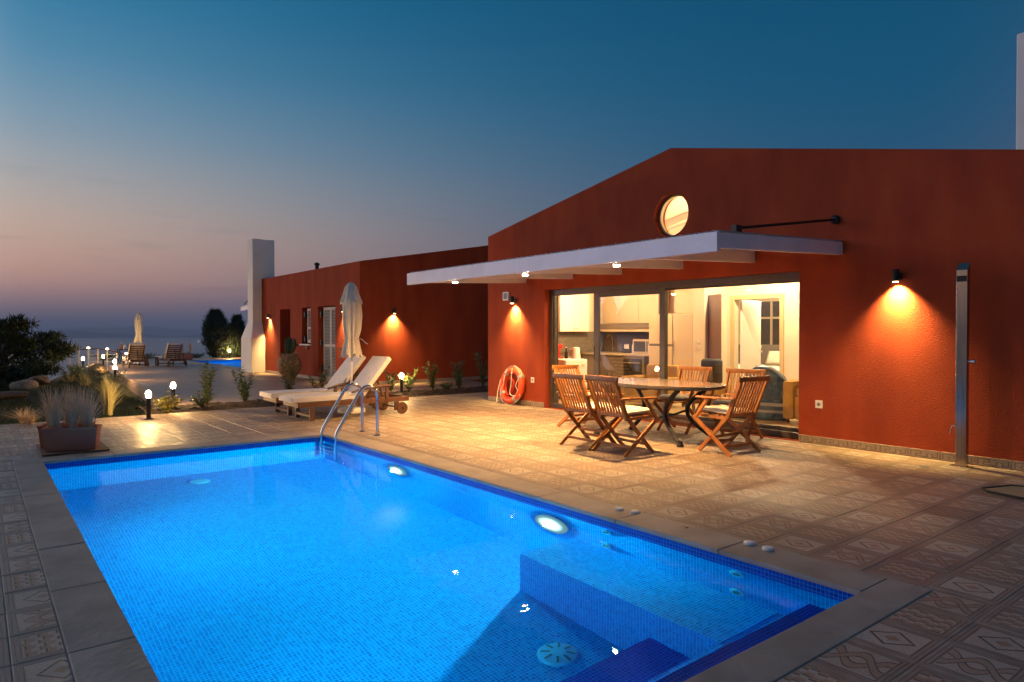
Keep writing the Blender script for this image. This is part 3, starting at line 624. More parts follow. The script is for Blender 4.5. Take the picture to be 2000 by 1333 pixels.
# coping stones
rc = random.Random(9)
def coping(x0, x1, y0, y1):
    pl(MB().bx(x0, x1, y0, y1, -0.030, 0.0025 + rc.uniform(-.001, .001))).build('coping_stone', 'coping', pool, bevel=0.006)
def run(a0, a1, step, fn):
    n = max(1, round((a1 - a0) / step)); s_ = (a1 - a0) / n; g_ = .0025
    for k in range(n): fn(a0 + k * s_ + g_, a0 + (k + 1) * s_ - g_)
ov = 0.018
run(PX0 + ov, PX1 - ov, 0.92, lambda a, b: coping(a, b, PY0 - CLW + .003, PY0 + ov))
run(PX0 + ov, PX1 - ov, 0.92, lambda a, b: coping(a, b, PY1 - ov, PY1 + CR - .003))
run(PY0 - CLW + .003, PY1 + CR - .003, 0.95, lambda a, b: coping(PX0 - CB + .003, PX0 + ov - .003, a, b))
run(PY0 - CLW + .003, PY1 + CR - .003, 0.95, lambda a, b: coping(PX1 - ov + .003, PX1 + CN - .003, a, b))
# underwater lights
for lx in (-6.87, -4.24):
    pf = pl(MB().lathe([(.205, 0), (.205, -.012), (.20, -.02)], 32, (lx, PY1, -0.43), 'y')).build('pool_light', 'pool_plastic', pool)
    pl(MB().lathe([(.20, -.0205), (.20, -.026), (.14, -.034), (.03, -.038)], 24, (lx, PY1, -0.43), 'y')).build('lens', 'pool_glow', pf)  # lens made oversized so its rim carries the painted halo
    lamp('SPOT', 'pool_bulb', (lx - PX0, PY1 - .065 - PY0, -0.43 - ZF), pool, 1500, (0.42, 0.95, 1.0), aim=((0.25 if lx < -5 else -0.25), -1, -1.1), size=84, blend=1.0, rad=0.015)
    lamp('POINT', 'pool_bulb', (lx - PX0, PY1 - .075 - PY0, -0.43 - ZF), pool, 370, (0.03, 0.86, 1.0), rad=0.02)
for lx in (-6.4, -3.3):                               # fittings on the wall under the near coping
    pf = pl(MB().lathe([(.13, 0), (.13, .012), (.105, .02)], 24, (lx, PY0, -0.43), 'y')).build('pool_light', 'pool_plastic', pool)
    lamp('SPOT', 'pool_bulb', (lx - PX0, .04, -0.43 - ZF), pool, 75, (0.02, 0.68, 1.0), aim=(0, 1, -.1), size=140, blend=1.0, rad=0.0)
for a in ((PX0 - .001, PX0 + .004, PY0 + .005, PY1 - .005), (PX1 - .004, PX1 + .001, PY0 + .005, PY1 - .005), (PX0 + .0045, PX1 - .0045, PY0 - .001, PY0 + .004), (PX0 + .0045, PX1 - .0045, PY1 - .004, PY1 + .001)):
    pl(MB().bx(*a, -.108, ZT - .0005)).build('waterline_band', 'mosaic_dark', pool, uv=True)  # navy tile rows, with the dimness above the water put into their colour
for jx in (-3.62, -2.49):
    for jz in (-0.19, -0.50):
        j_ = pl(MB().lathe([(.055, 0), (.055, -.008), (.042, -.014)], 20, (jx, PY1, jz), 'y')).build('jet', 'pool_plastic', pool)
        pl(MB().lathe([(.026, -.0145), (.024, -.02), (.01, -.018)], 16, (jx, PY1, jz), 'y')).build('nozzle', 'grey_plastic', j_)
dr = pl(MB().lathe([(.135, 0.001), (.12, .02), (.05, .034), (.01, .036)], 24, (-3.154, 2.849, ZF))).build('drain', 'pool_plastic', pool, smooth=True)
mb = MB()
for k in range(8):
    a = 2 * pi * k / 8; mb.bar((-3.154 + .05 * cos(a), 2.849 + .05 * sin(a), ZF + .034), (-3.154 + .11 * cos(a), 2.849 + .11 * sin(a), ZF + .0235), .014, .006)
pl(mb).build('slots', 'grey_plastic', dr)
pl(MB().lathe([(.12, 0.001), (.11, .018), (.02, .022)], 24, (-8.54, 2.06, ZF))).build('drain', 'pool_plastic', pool, smooth=True)
for (dx, dy, s_) in [(-3.69, 3.98, 1), (-3.55, 4.01, 1), (-2.56, 4.01, 1.05), (-2.42, 4.0, 1.05)]:
    pl(MB().lathe([(.035 * s_, .004), (.035 * s_, .017), (.030 * s_, .021), (.012, .022)], 20, (dx, dy, 0))).build('valve_cap', 'white_plastic', pool, smooth=True)
pl(MB().lathe([(.018, .004), (.016, .012), (.004, .013)], 12, (-3.056, 3.99, 0))).build('bolt', 'steel', pool)
nwx, nwy = 60, 28
wm = MB().add([(PX0 + .0, PY0, ZWL), (PX1, PY0, ZWL), (PX1, PY1, ZWL), (PX0, PY1, ZWL)], [(0, 1, 2, 3)])
struct(wm.build('water', 'water', fixn=False))

# far swimming pool
fpool = thing('swimming_pool', 'small distant pool glowing blue behind the white chimney on the far terrace', 'pool', (FPX0, FPY0, -1.2))
def fl(mb): mb.v = [(x - FPX0, y - FPY0, z + 1.2) for x, y, z in mb.v]; return mb
fl(MB().bx(FPX0, FPX1, FPY0, FPY1, -1.25, -1.2)).build('pool_floor', 'mosaic', fpool, uv=True)
for a in ((FPX0, FPX0 + .1, FPY0, FPY1), (FPX1 - .1, FPX1, FPY0, FPY1), (FPX0 + .1, FPX1 - .1, FPY0, FPY0 + .1), (FPX0 + .1, FPX1 - .1, FPY1 - .1, FPY1)):
    fl(MB().bx(*a, -1.2, -.02)).build('pool_wall', 'mosaic', fpool, uv=True)
for a in ((FPX0 - .3, FPX0 + .12, FPY0 - .3, FPY1 + .3), (FPX1 - .12, FPX1 + .3, FPY0 - .3, FPY1 + .3), (FPX0 + .122, FPX1 - .122, FPY0 - .3, FPY0 + .12), (FPX0 + .122, FPX1 - .122, FPY1 - .12, FPY1 + .3)):
    fl(MB().bx(*a, -.019, .02)).build('coping_stone', 'coping', fpool, bevel=.006)
for k, xx in enumerate((-34.5, -31.2, -28)):
    lamp('SPOT', 'pool_bulb', (xx - FPX0, .3, .75), fpool, 1400, (0.15, 0.6, 1.0), aim=(0, 1, -.15), size=160, blend=1.0, rad=.05)
struct(MB().add([(FPX0 + .1, FPY0 + .1, -.09), (FPX1 - .1, FPY0 + .1, -.09), (FPX1 - .1, FPY1 - .1, -.09), (FPX0 + .1, FPY1 - .1, -.09)], [(0, 1, 2, 3)]).build('water', 'water', fixn=False))

# ------------------------------------------------------------------ main house
WY = 8.32; HX0, HX1, PKX = -11.37, -1.98, -6.675; EZ, PZ, EZR = 3.37, 4.20, 3.19
DX0, DX1, DZ = -9.60, -4.61, 2.195
house = thing('red_house', 'dark red stucco house with gable wall, round window and wide sliding glass doors', 'house', (HX0, WY, 0))
def hl(mb): mb.v = [(x - HX0, y - WY, z) for x, y, z in mb.v]; return mb
def hplate(name, outer, holes, t0, t1, ax, m, par=None):
    o = plate(name, outer, holes, t0, t1, ax, m, par or house)
    me_ = o.data; me_.transform(Matrix.Translation((-HX0, -WY, 0))); return o
def circ(cx, cz, r, n=40): return [(cx + r * cos(2 * pi * k / n), cz + r * sin(2 * pi * k / n)) for k in range(n)]
RWX, RWZ, RWR = -6.675, 3.19, 0.325
hplate('front_wall', [(HX0, -.3), (HX1, -.3), (HX1, EZR), (PKX, PZ), (HX0, EZ)], [rect(DX0, DX1, .004, DZ), circ(RWX, RWZ, RWR)], WY, WY + .26, 'y', 'stucco')
hplate('side_wall', rect(WY + .261, 15.6, -.3, EZ - .1), [], HX0, HX0 + .25, 'x', 'stucco')
hplate('side_wall', rect(WY + .261, 15.6, -.3, EZR - .1), [], HX1 - .25, HX1, 'x', 'stucco')
hplate('back_wall', [(HX0 + .251, -.3), (HX1 - .251, -.3), (HX1 - .251, EZR), (PKX, PZ - .1), (HX0 + .251, EZ)], [], 15.35, 15.6, 'y', 'stucco')
sl = (PZ - EZ) / (PKX - HX0)
for sgn in (-1, 1):
    xe = HX0 if sgn < 0 else HX1; ez = EZ if sgn < 0 else EZR
    hl(MB().prism([(xe, ez - .04), (PKX, PZ - .04), (PKX, PZ - .20), (xe, ez - .20)], WY + .262, 15.7)).build('roof', 'white_plaster', house)
ch = hl(MB().bx(-2.575, -1.86, 9.3, 9.95, 2.9, 4.78)).build('chimney', 'white_plaster', house, bevel=.01)
# meander skirting tiles
def skirting(x0, x1):
    n = max(1, round((x1 - x0) / .335)); s_ = (x1 - x0) / n
    me_ = bpy.data.meshes.new('skirting_tile'); w = s_ - .004; h = .094
    b = MB().bx(0, w, -.012, 0, .004, h); me_.from_pydata(b.v, [], b.f)
    bmx = bmesh.new(); bmx.from_mesh(me_); bmesh.ops.recalc_face_normals(bmx, faces=bmx.faces); bmesh.ops.bevel(bmx, geom=[e for e in bmx.edges], offset=.002, segments=1, affect='EDGES'); bmx.to_mesh(me_); bmx.free()
    l_ = me_.uv_layers.new(name='UVMap')
    for lp in me_.loops:
        c = me_.vertices[lp.vertex_index].co; l_.data[lp.index].uv = (c.x / w, c.z / h)
    me_.materials.append(M['meander'])
    for k in range(n):
        o = bpy.data.objects.new('skirting_tile', me_); COL.objects.link(o); o.parent = house; o.location = (x0 + k * s_ + .002 - HX0, -.001, 0)
skirting(HX0, DX0 - .002); skirting(DX1 + .002, HX1)
# sliding doors
FY = WY + .13
door = hl(MB().bx(DX0 + .001, DX1 - .001, FY, FY + .124, DZ - .11, DZ - .001).bx(DX0 + .001, DX1 - .001, FY - .01, FY + .124, .006, .085)
          .bx(DX0 + .001, DX0 + .075, FY, FY + .124, .086, DZ - .111).bx(DX1 - .075, DX1 - .001, FY, FY + .124, .086, DZ - .111)
          .bx(DX0 + .076, DX0 + .10, FY + .03, FY + .055, .086, DZ - .111).bx(DX0 + .12, DX0 + .145, FY + .07, FY + .095, .086, DZ - .111)).build('sliding_door', 'alu', house, bevel=.004)
door['label'] = 'wide brown grey aluminium sliding door frame'
def leaf(x0, x1, y0, st0, st1, pm, top=.075, bot=.10):
    z0, z1 = .087, DZ - .112
    lf = hl(MB().bx(x0, x0 + st0, y0, y0 + .042, z0, z1).bx(x1 - st1, x1, y0, y0 + .042, z0, z1).bx(x0 + st0, x1 - st1, y0 + .001, y0 + .041, z1 - top, z1).bx(x0 + st0, x1 - st1, y0 + .001, y0 + .041, z0, z0 + bot)).build('door_leaf', 'alu', house, bevel=.003)
    hl(MB().bx(x0 + st0 - .005, x1 - st1 + .005, y0 + .018, y0 + .024, z0 + bot - .005, z1 - top + .005)).build('glass_pane', pm, lf)
    return lf
lf = leaf(-8.45, -6.90, FY + .008, .12, .10, 'pane_tint')
hl(MB().tube([(-8.39, FY - .005, .92), (-8.39, FY - .04, .94), (-8.39, FY - .04, 1.16), (-8.39, FY - .005, 1.18)], .009, 8)).build('handle', 'steel', lf)
leaf(-7.02, DX1 - .076, FY + .062, .11, .03, 'pane', top=.02, bot=.05)
# round window
rw = hl(MB().lathe([(RWR - .03, 0), (RWR - .002, 0), (RWR - .002, .06), (RWR - .03, .06)], 40, (RWX, WY + .12, RWZ), 'y'))
rw.f = [f for f in rw.f if len(f) == 4]; n_ = 40; rw.f += [(3 * n_ + k, 3 * n_ + (k + 1) % n_, (k + 1) % n_, k) for k in range(n_)]
rwo = rw.build('round_window', 'gold_trim', house)
hl(MB().lathe([(RWR - .031, .028), (RWR - .031, .034)], 40, (RWX, WY + .12, RWZ), 'y')).build('glass_pane', 'pane', rwo)
# interior shell
hl(MB().bx(HX0 + .251, HX1 - .251, WY + .262, 15.34, -.2, .075)).build('interior_floor', 'int_floor', house)
hl(MB().bx(HX0 + .251, HX0 + .27, WY + .262, 15.34, .076, 3.2)).build('interior_wall', 'cream_wall', house)
hl(MB().bx(HX1 - .27, HX1 - .251, WY + .262, 15.34, .076, 3.0)).build('interior_wall', 'cream_wall', house)
IX0, IX1, IY = HX0 + .271, HX1 - .271, 11.35
hplate('interior_wall', [(IX0, .076), (-7.58, .076), (-7.58, 2.02), (-6.65, 2.02), (-6.65, .076), (IX1, .076), (IX1, 3.0), (PKX, 4.0), (IX0, 3.2)], [], IY, IY + .12, 'y', 'cream_wall')
hl(MB().bx(IX0, IX1, 15.20, 15.339, .076, 3.1)).build('interior_wall', 'cream_wall', house)
for x0, x1 in ((-7.66, -7.58), (-6.65, -6.57)): hl(MB().bx(x0, x1, IY - .02, IY - .001, .076, 2.02)).build('door_frame', 'gold_trim', house)
hl(MB().bx(-7.66, -6.57, IY - .02, IY - .001, 2.021, 2.10)).build('door_frame', 'gold_trim', house)
hl(MB().bx(-8.02, -7.76, 10.66, IY - .001, .076, 3.1)).build('partition', 'cream_wall', house)
for sgn in (-1, 1):
    xe = IX0 if sgn < 0 else IX1; e2 = (EZ if sgn < 0 else EZR) - .24
    hl(MB().prism([(xe, e2), (PKX, PZ - .24), (PKX, PZ - .27), (xe, e2 - .03)], WY + .263, 15.33)).build('ceiling', 'cream_wall', house)
for yb in (10.55, 11.15):
    for sgn in (-1, 1):
        xe = IX0 + .02 if sgn < 0 else IX1 - .02
        hl(MB().bar((xe, yb, (EZ if sgn < 0 else EZR) - .35), (PKX, yb, PZ - .35), .09, .13)).build('rafter', 'cream_wall', house)

# ------------------------------------------------------------------ things inside the house
def mk(name, mb, m, label, cat, group=None, **k): return tag(mb.build(name, m, **k), label, cat, group)
FZ = .076
# kitchen
t = thing('kitchen_cupboard', 'white wall cupboard with two small knobs at the left kitchen wall', 'cupboard', (-10.93, 10.2, 1.42))
MB().bx(-.17, .14, -.42, .44, 0, .95).build('carcass', 'cab_white', t, bevel=.004)
for y0, y1 in ((-.415, .005), (.012, .435)): MB().bx(.141, .16, y0, y1, .004, .946).build('cupboard_door', 'cab_white', t, bevel=.004)
for y0 in (-.04, .06): MB().lathe([(.008, 0), (.008, .02), (.014, .03), (.006, .034)], 10, (.16, y0, .07), 'x').build('knob', 'chrome', t)
t = thing('kitchen_counter', 'grey kitchen base units with pale worktop along the back wall', 'counter', (-10.1, 11.0, FZ))
for x0 in (-1.0, -.38, .24): MB().bx(x0 + .003, x0 + .615, -.30, .33, .08, .84).build('base_unit', 'cab_grey', t, bevel=.004)
MB().bx(-1.0, .99, -.26, .33, 0, .08).build('kick_board', 'black_gloss', t)
MB().bx(-1.0, .99, -.33, .33, .842, .88).build('worktop', 'worktop', t, bevel=.004)
MB().bx(-1.0, .99, .331, .346, .89, 1.35).build('splashback', 'splash', t, uv=True)
MB().bx(.30, .80, -.312, -.301, .25, .78).build('oven_door', 'black_gloss', t)
MB().tube([(.34, -.312, .70), (.34, -.345, .70), (.76, -.345, .70), (.76, -.312, .70)], .009, 8).build('handle', 'chrome', t)
mb = MB().bx(-10.97, -10.955, 9.75, 11.3, .97, 1.42)
mk('splashback', mb, 'splash', 'dark mosaic splashback on the left kitchen wall', 'splashback', uv=True)
t = thing('range_hood', 'long brown shelf hood above the dark splashback', 'hood', (-10.0, 11.1, 1.42))
MB().bx(-.72, .85, -.2, .23, 0, .06).build('light_rail', 'cab_cream', t); MB().bx(-.72, .85, -.22, .23, .061, .17).build('hood_front', 'cab_grey', t, bevel=.004)
t = thing('wall_unit', 'cream flat wall units above the brown hood shelf', 'cupboard', (-10.0, 11.12, 1.60))
for x0 in (-.72, -.19, .34): MB().bx(x0 + .002, x0 + .525, -.12, .22, 0, .78).build('cupboard_door', 'cab_cream', t, bevel=.003)
t = thing('refrigerator', 'tall beige refrigerator between worktop and tall cabinet', 'refrigerator', (-8.80, 11.0, FZ))
MB().bx(-.29, .29, -.30, .32, .03, 1.70).build('body', 'cab_cream', t, bevel=.01)
MB().bx(-.29, .29, -.345, -.302, .04, 1.05).build('fridge_door', 'cab_cream', t, bevel=.01); MB().bx(-.29, .29, -.345, -.302, 1.10, 1.69).build('fridge_door', 'cab_cream', t, bevel=.01)
MB().bx(-.29, .29, -.335, -.304, 1.052, 1.098).build('gap_strip', 'cab_grey', t)
t = thing('tall_cabinet', 'tall beige cabinet right of the refrigerator', 'cabinet', (-8.26, 11.0, FZ))
MB().bx(-.235, .235, -.32, .32, .03, 1.68).build('carcass', 'cab_cream', t, bevel=.006); MB().bx(-.23, .23, -.34, -.321, .04, 1.67).build('cabinet_door', 'cab_cream', t, bevel=.004)
MB().tube([(-.18, -.341, .9), (-.18, -.37, .9), (-.18, -.37, 1.15), (-.18, -.341, 1.15)], .008, 8).build('handle', 'chrome', t)
t = thing('low_fridge', 'low white fridge with rounded corners just inside the open door', 'refrigerator', (-10.25, 9.45, FZ))
MB().bx(-.30, .28, -.30, .30, .03, .79).build('body', 'white_plastic', t, bevel=.03, seg=3, smooth=True)
MB().bx(.282, .335, -.30, .30, .04, .785).build('fridge_door', 'white_plastic', t, bevel=.022, seg=3, smooth=True)
MB().bx(.336, .345, .13, .21, .64, .69).build('badge', 'gold_trim', t, bevel=.003)
t = thing('coffee_machine', 'red coffee machine standing on the low white fridge', 'coffee machine', (-10.42, 9.35, FZ + .79))
MB().bx(-.09, .09, -.12, .12, 0, .03).build('base', 'red_plastic', t, bevel=.008); MB().bx(-.09, .0, -.12, .12, .031, .30).build('tower', 'red_plastic', t, bevel=.02, smooth=True); MB().bx(.001, .10, -.10, .10, .20, .30).build('head', 'red_plastic', t, bevel=.015)
t = thing('kettle', 'white electric kettle on the low fridge beside the red machine', 'kettle', (-10.12, 9.62, FZ + .79))
MB().lathe([(.095, 0), (.092, .02), (.08, .20), (.07, .23), (.01, .24)], 20).build('jug', 'white_plastic', t, smooth=True)
MB().tube([(-.08, -.02, .20), (-.14, -.03, .19), (-.14, -.03, .07), (-.085, -.02, .05)], .012, 8).build('handle', 'white_plastic', t)
t = thing('soda_bottle', 'small dark bottle between red machine and kettle', 'bottle', (-10.30, 9.52, FZ + .79))
MB().lathe([(.035, 0), (.035, .12), (.014, .17), (.014, .22)], 14).build('bottle_body', 'black_gloss', t, smooth=True); MB().lathe([(.016, .2205), (.016, .24)], 10).build('cap', 'white_plastic', t)
t = thing('kitchen_tap', 'slim chrome kitchen tap at the sink by the mullion', 'tap', (-10.55, 11.15, FZ + .88))
MB().tube([(0, 0, 0), (0, 0, .3), (0, -.04, .37), (0, -.12, .38), (0, -.17, .33)], .012, 8).build('spout', 'chrome', t, smooth=True); MB().tube([(.02, 0, .06), (.09, -.03, .12)], .009, 8).build('lever', 'chrome', t)
t = thing('microwave', 'dark microwave oven with pale front frame on the worktop', 'microwave', (-9.45, 11.02, FZ + .88))
MB().bx(-.24, .24, -.17, .17, .01, .30).build('case', 'worktop', t, bevel=.006); MB().bx(-.20, .10, -.182, -.171, .05, .26).build('oven_window', 'black_gloss', t); MB().bx(.13, .21, -.180, -.171, .05, .26).build('control_panel', 'grey_plastic', t)
t = thing('toaster', 'dark toaster on the worktop left of the microwave', 'toaster', (-9.95, 11.0, FZ + .88))
MB().bx(-.12, .12, -.09, .09, .01, .20).build('case', 'black_gloss', t, bevel=.02, smooth=True); MB().bx(-.03, .10, -.096, -.091, .10, .19).build('panel', 'white_plastic', t)
for (x, y, h, lb) in ((-9.74, 10.93, .27, 'slim pale bottle between toaster and microwave'), (-9.17, 10.78, .30, 'clear water bottle in front of the microwave')):
    t = thing('bottle', lb, 'bottle', (x, y, FZ + .88)); MB().lathe([(.035, 0), (.035, h * .6), (.013, h * .8), (.013, h)], 14).build('bottle_body', 'cushion', t, smooth=True); MB().lathe([(.015, h + .001), (.015, h + .02)], 10).build('cap', 'white_plastic', t)
# living room
t = thing('sofa', 'mustard yellow sofa end with cushion at the right of the glass door', 'sofa', (-4.62, 9.75, FZ))
MB().bx(-.62, .9, -.42, .42, .06, .40).build('base', 'yellow', t, bevel=.03, smooth=True)
MB().bx(-.80, -.621, -.44, .44, .06, .62).build('armrest', 'yellow', t, bevel=.04, smooth=True)
MB().bx(-.61, .9, .18, .43, .401, .80).build('backrest', 'yellow', t, bevel=.04, smooth=True)
MB().bx(-.61, .9, -.41, .17, .401, .52).build('seat_pad', 'yellow', t, bevel=.04, smooth=True)
for x in (-.75, .8):
    for y in (-.36, .36): MB().lathe([(.02, 0), (.025, .06)], 10, (x, y, 0)).build('leg', 'dark_wood', t)
def pillow(name, m, label, loc, rot, s=(.42, .14, .42), cat='cushion', group=None):
    n = 10; vs_ = []; fs = []
    for side in (1, -1):
        o = len(vs_)
        for i in range(n + 1):
            for j in range(n + 1):
                u, v = i / n * 2 - 1, j / n * 2 - 1; th = (1 - u ** 4) * (1 - v ** 4)
                k = 1 - .06 * (1 - abs(u)) * abs(v) ** 3 - .06 * (1 - abs(v)) * abs(u) ** 3
                vs_.append((u * s[0] / 2 * k, side * s[1] / 2 * th ** .6, v * s[2] / 2 * k))
        for i in range(n):
            for j in range(n): fs.append((o + i * (n + 1) + j, o + (i + 1) * (n + 1) + j, o + (i + 1) * (n + 1) + j + 1, o + i * (n + 1) + j + 1))
    mb = MB().add(vs_, fs); o = mb.build(name, m, smooth=True); bmx = bmesh.new(); bmx.from_mesh(o.data); bmesh.ops.remove_doubles(bmx, verts=bmx.verts, dist=.0005); bmesh.ops.recalc_face_normals(bmx, faces=bmx.faces); bmx.to_mesh(o.data); bmx.free()
    o.location = loc; o.rotation_euler = rot
    if label: tag(o, label, cat, group)
    return o
pillow('cushion', 'yellow', 'yellow cushion leaning in the corner of the mustard sofa', (-4.98, 9.72, .84), (-.5, 0, .5))
# blue wrapped inflatable: a leaning, rounded slab
mb = MB(); prof = [(-.55, .0), (.36, .0), (.42, .10), (.40, .42), (.30, .66), (.12, .80), (-.08, .83), (-.25, .70), (-.45, .38), (-.60, .12)]
mb.prism(prof, -.13, .13)
t = mk('inflatable_boat', mb, 'blue_bag', 'dark blue folded inflatable leaning in front of the mustard sofa', 'inflatable', bevel=.05, seg=3, smooth=True); t.location = (-5.80, 9.45, FZ); t.rotation_euler = (0, 0, radians(18))
for z0, z1, x0, x1 in ((.22, .27, -.42, .35), (.12, .16, -.45, .36)):
    o = MB().bx(x0, x1, -.142, -.133, z0, z1).build('stripe', 'band', t)
t = thing('armchair', 'low mustard armchair seen under the table through the glass', 'armchair', (-8.05, 9.55, FZ))
MB().bx(-.36, .36, -.36, .36, .08, .36).build('seat', 'yellow', t, bevel=.04, smooth=True); MB().bx(-.36, .36, .22, .40, .361, .74).build('backrest', 'yellow', t, bevel=.04, smooth=True)
for x in (-.45, .37): MB().bx(x, x + .085, -.36, .40, .08, .54).build('armrest', 'yellow', t, bevel=.03, smooth=True)
for x in (-.4, .4):
    for y in (-.32, .34): MB().lathe([(.02, 0), (.025, .08)], 10, (x, y, 0)).build('leg', 'dark_wood', t)
t = thing('backpack', 'dark rucksack on a yellow stool behind the dining chairs', 'bag', (-6.95, 9.75, FZ + .46))
MB().bx(-.16, .16, -.11, .11, 0, .42).build('sack', 'black_rubber', t, bevel=.05, seg=3, smooth=True); MB().bx(-.11, .11, -.16, -.111, .05, .24).build('pocket', 'grey_plastic', t, bevel=.02)
t = thing('stool', 'yellow upholstered stool under the dark rucksack', 'stool', (-6.95, 9.75, FZ))
MB().bx(-.26, .26, -.24, .24, .30, .458).build('seat', 'yellow', t, bevel=.03, smooth=True)
for x in (-.22, .22):
    for y in (-.2, .2): MB().bx(x - .02, x + .02, y - .02, y + .02, 0, .30).build('leg', 'dark_wood', t)
t = thing('interior_door', 'dark wooden door standing open edge-on beside the kitchen partition', 'door', (-7.70, 10.75, FZ), radians(62))
MB().bx(-.02, .02, -.40, .40, .005, 2.02).build('leaf', 'dark_wood', t, bevel=.003); MB().tube([(.02, -.33, .98), (.06, -.33, .98), (.06, -.22, .98)], .009, 8).build('handle', 'chrome', t)
# light switches on the partition end
for k, z in enumerate((1.24, 1.12)):
    t = thing('light_switch', ('upper', 'lower')[k] + ' white light switch on the end of the kitchen partition', 'switch', (-7.90, 10.659, z)); MB().bx(-.045, .045, -.010, 0, -.045, .045).build('plate', 'white_plastic', t, bevel=.003); MB().bx(-.022, .022, -.014, -.0101, -.028, .028).build('rocker', 'cab_white', t)
# bedroom
t = thing('bedroom_door', 'white bedroom door leaf standing open inside the lit doorway', 'door', (-7.56, 11.53, FZ), radians(8))
MB().bx(-.02, .02, 0, .84, .005, 1.95).build('leaf', 'cab_white', t, bevel=.003); MB().lathe([(.01, 0), (.01, .04), (.026, .06), (.01, .07)], 12, (.02, .76, .95), 'x').build('knob', 'chrome', t)
t = thing('bed', 'white made bed seen through the bedroom doorway', 'bed', (-8.3, 13.2, FZ))
MB().bx(-1.0, 1.0, -.8, .9, .05, .38).build('base', 'bed_white', t, bevel=.02); MB().bx(-.98, .98, -.82, .9, .381, .60).build('mattress', 'bed_white', t, bevel=.06, seg=3, smooth=True); MB().bx(-1.02, 1.02, .901, .97, .02, 1.05).build('headboard', 'cab_grey', t, bevel=.01)
p_ = pillow('pillow', 'bed_white', 'white bedroom pillow with a dark starfish print on the bed', (-8.62, 13.55, .90), (-.35, 0, -.25), (.46, .14, .46), 'pillow')
for k in range(5):
    a = 2 * pi * k / 5 + .3; o = MB().bar((0, -.072, 0), (.17 * cos(a), -.062, .17 * sin(a)), .010, .045).build('starfish_arm', 'navy', p_)
pillow('pillow', 'cushion', 'plain grey-beige pillow beside the starfish one', (-8.1, 13.75, .84), (-.45, 0, .05), (.55, .15, .36), 'pillow')
t = thing('bedroom_window', 'dark night window with cream glazing bars behind the bed', 'window', (-8.85, 15.19, .95))
MB().bx(-.75, .75, -.02, 0, 0, 1.25).build('glass_pane', 'night_glass', t)
for x in (-.75, -.28, .23, .70): MB().bx(x, x + .05, -.05, -.021, 0, 1.25).build('glazing_bar', 'cab_cream', t)
for z in (0, .78, 1.20): MB().bx(-.75, .75, -.06, -.051, z, z + .05).build('glazing_bar', 'cab_cream', t)
mb = MB(); vs_ = []
for i in range(41):
    x = -.25 + .5 * i / 40; y = .03 * sin(i * 1.1); vs_ += [(x, y, 0), (x, y, 1.95)]
mb.add(vs_, [(2 * i, 2 * i + 2, 2 * i + 3, 2 * i + 1) for i in range(40)])
t = mk('curtain', mb, 'curtain', 'grey-brown bedroom curtain hanging beside the night window', 'curtain', smooth=True); t.location = (-8.30, 15.05, .1)
# ceiling lamps in the rooms
for k, (x, y, z, e, lb) in enumerate(((-9.6, 9.75, 2.42, 330, 'globe ceiling lamp hanging in the kitchen'), (-6.5, 10.3, 3.25, 420, 'globe ceiling lamp hanging in the living room'), (-7.4, 13.0, 2.42, 330, 'globe ceiling lamp hanging in the bedroom'))):
    t = thing('ceiling_lamp', lb, 'lamp', (x, y, z)); MB().lathe([(.02, -.11), (.08, -.09), (.11, 0), (.08, .09), (.02, .11)], 16).build('globe', 'room_glow', t, smooth=True)
    zc = EZ - .25 + sl * min(x - HX0, HX1 - x); MB().tube([(0, 0, .111), (0, 0, zc - z)], .006, 6).build('cord', 'dark_metal', t)
    lamp('POINT', 'room_bulb', (0, 0, -.16), t, e * (.7, 1.25, .95)[k], (1.0, (.63, .72, .72)[k], (.27, .39, .39)[k]), rad=.10)

# ------------------------------------------------------------------ canopy
can = thing('canopy', 'white timber canopy on beams over the sliding doors', 'canopy', (-7.1, WY, 2.2))
def cl(mb): mb.v = [(x + 7.1, y - WY, z - 2.2) for x, y, z in mb.v]; return mb
CYF = 5.76; CX0, CX1 = -10.20, -4.05
for x in (-10.16, -8.86, -7.70, -6.47, -5.28, -4.09):
    cl(MB().bar((x, CYF + .052, 2.315), (x, WY - .002, 2.425), .075, .15)).build('beam', 'white_paint', can, bevel=.004)
cl(MB().bx(CX0, CX1, CYF, CYF + .05, 2.205, 2.40)).build('fascia', 'white_paint', can, bevel=.004)
mb = MB(); n = 480; vs_ = []
for i in range(n + 1):
    x = CX0 + .01 + (CX1 - CX0 - .02) * i / n; z = .010 * sin(i * 2 * pi / 8)
    vs_ += [(x, CYF + .055, 2.408 + z), (x, WY - .003, 2.518 + z), (x, CYF + .055, 2.416 + z), (x, WY - .003, 2.526 + z)]
fs = []
for i in range(n): fs += [(4 * i, 4 * i + 1, 4 * i + 5, 4 * i + 4), (4 * i + 2, 4 * i + 6, 4 * i + 7, 4 * i + 3)]
mb.add(vs_, fs); cl(mb).build('corrugated_cover', 'white_paint', can, smooth=True, fixn=False)
cl(MB().bar((-4.09, 6.18, 2.475), (-4.145, WY - .02, 2.785), .03, .03)).build('tie_rod', 'dark_metal', can)
cl(MB().lathe([(.055, 0), (.055, -.03), (.03, -.05)], 16, (-4.145, WY - .001, 2.785), 'y')).build('rod_bracket', 'dark_metal', can); cl(MB().bx(-4.12, -4.06, 6.10, 6.20, 2.43, 2.50)).build('rod_bracket', 'dark_metal', can)
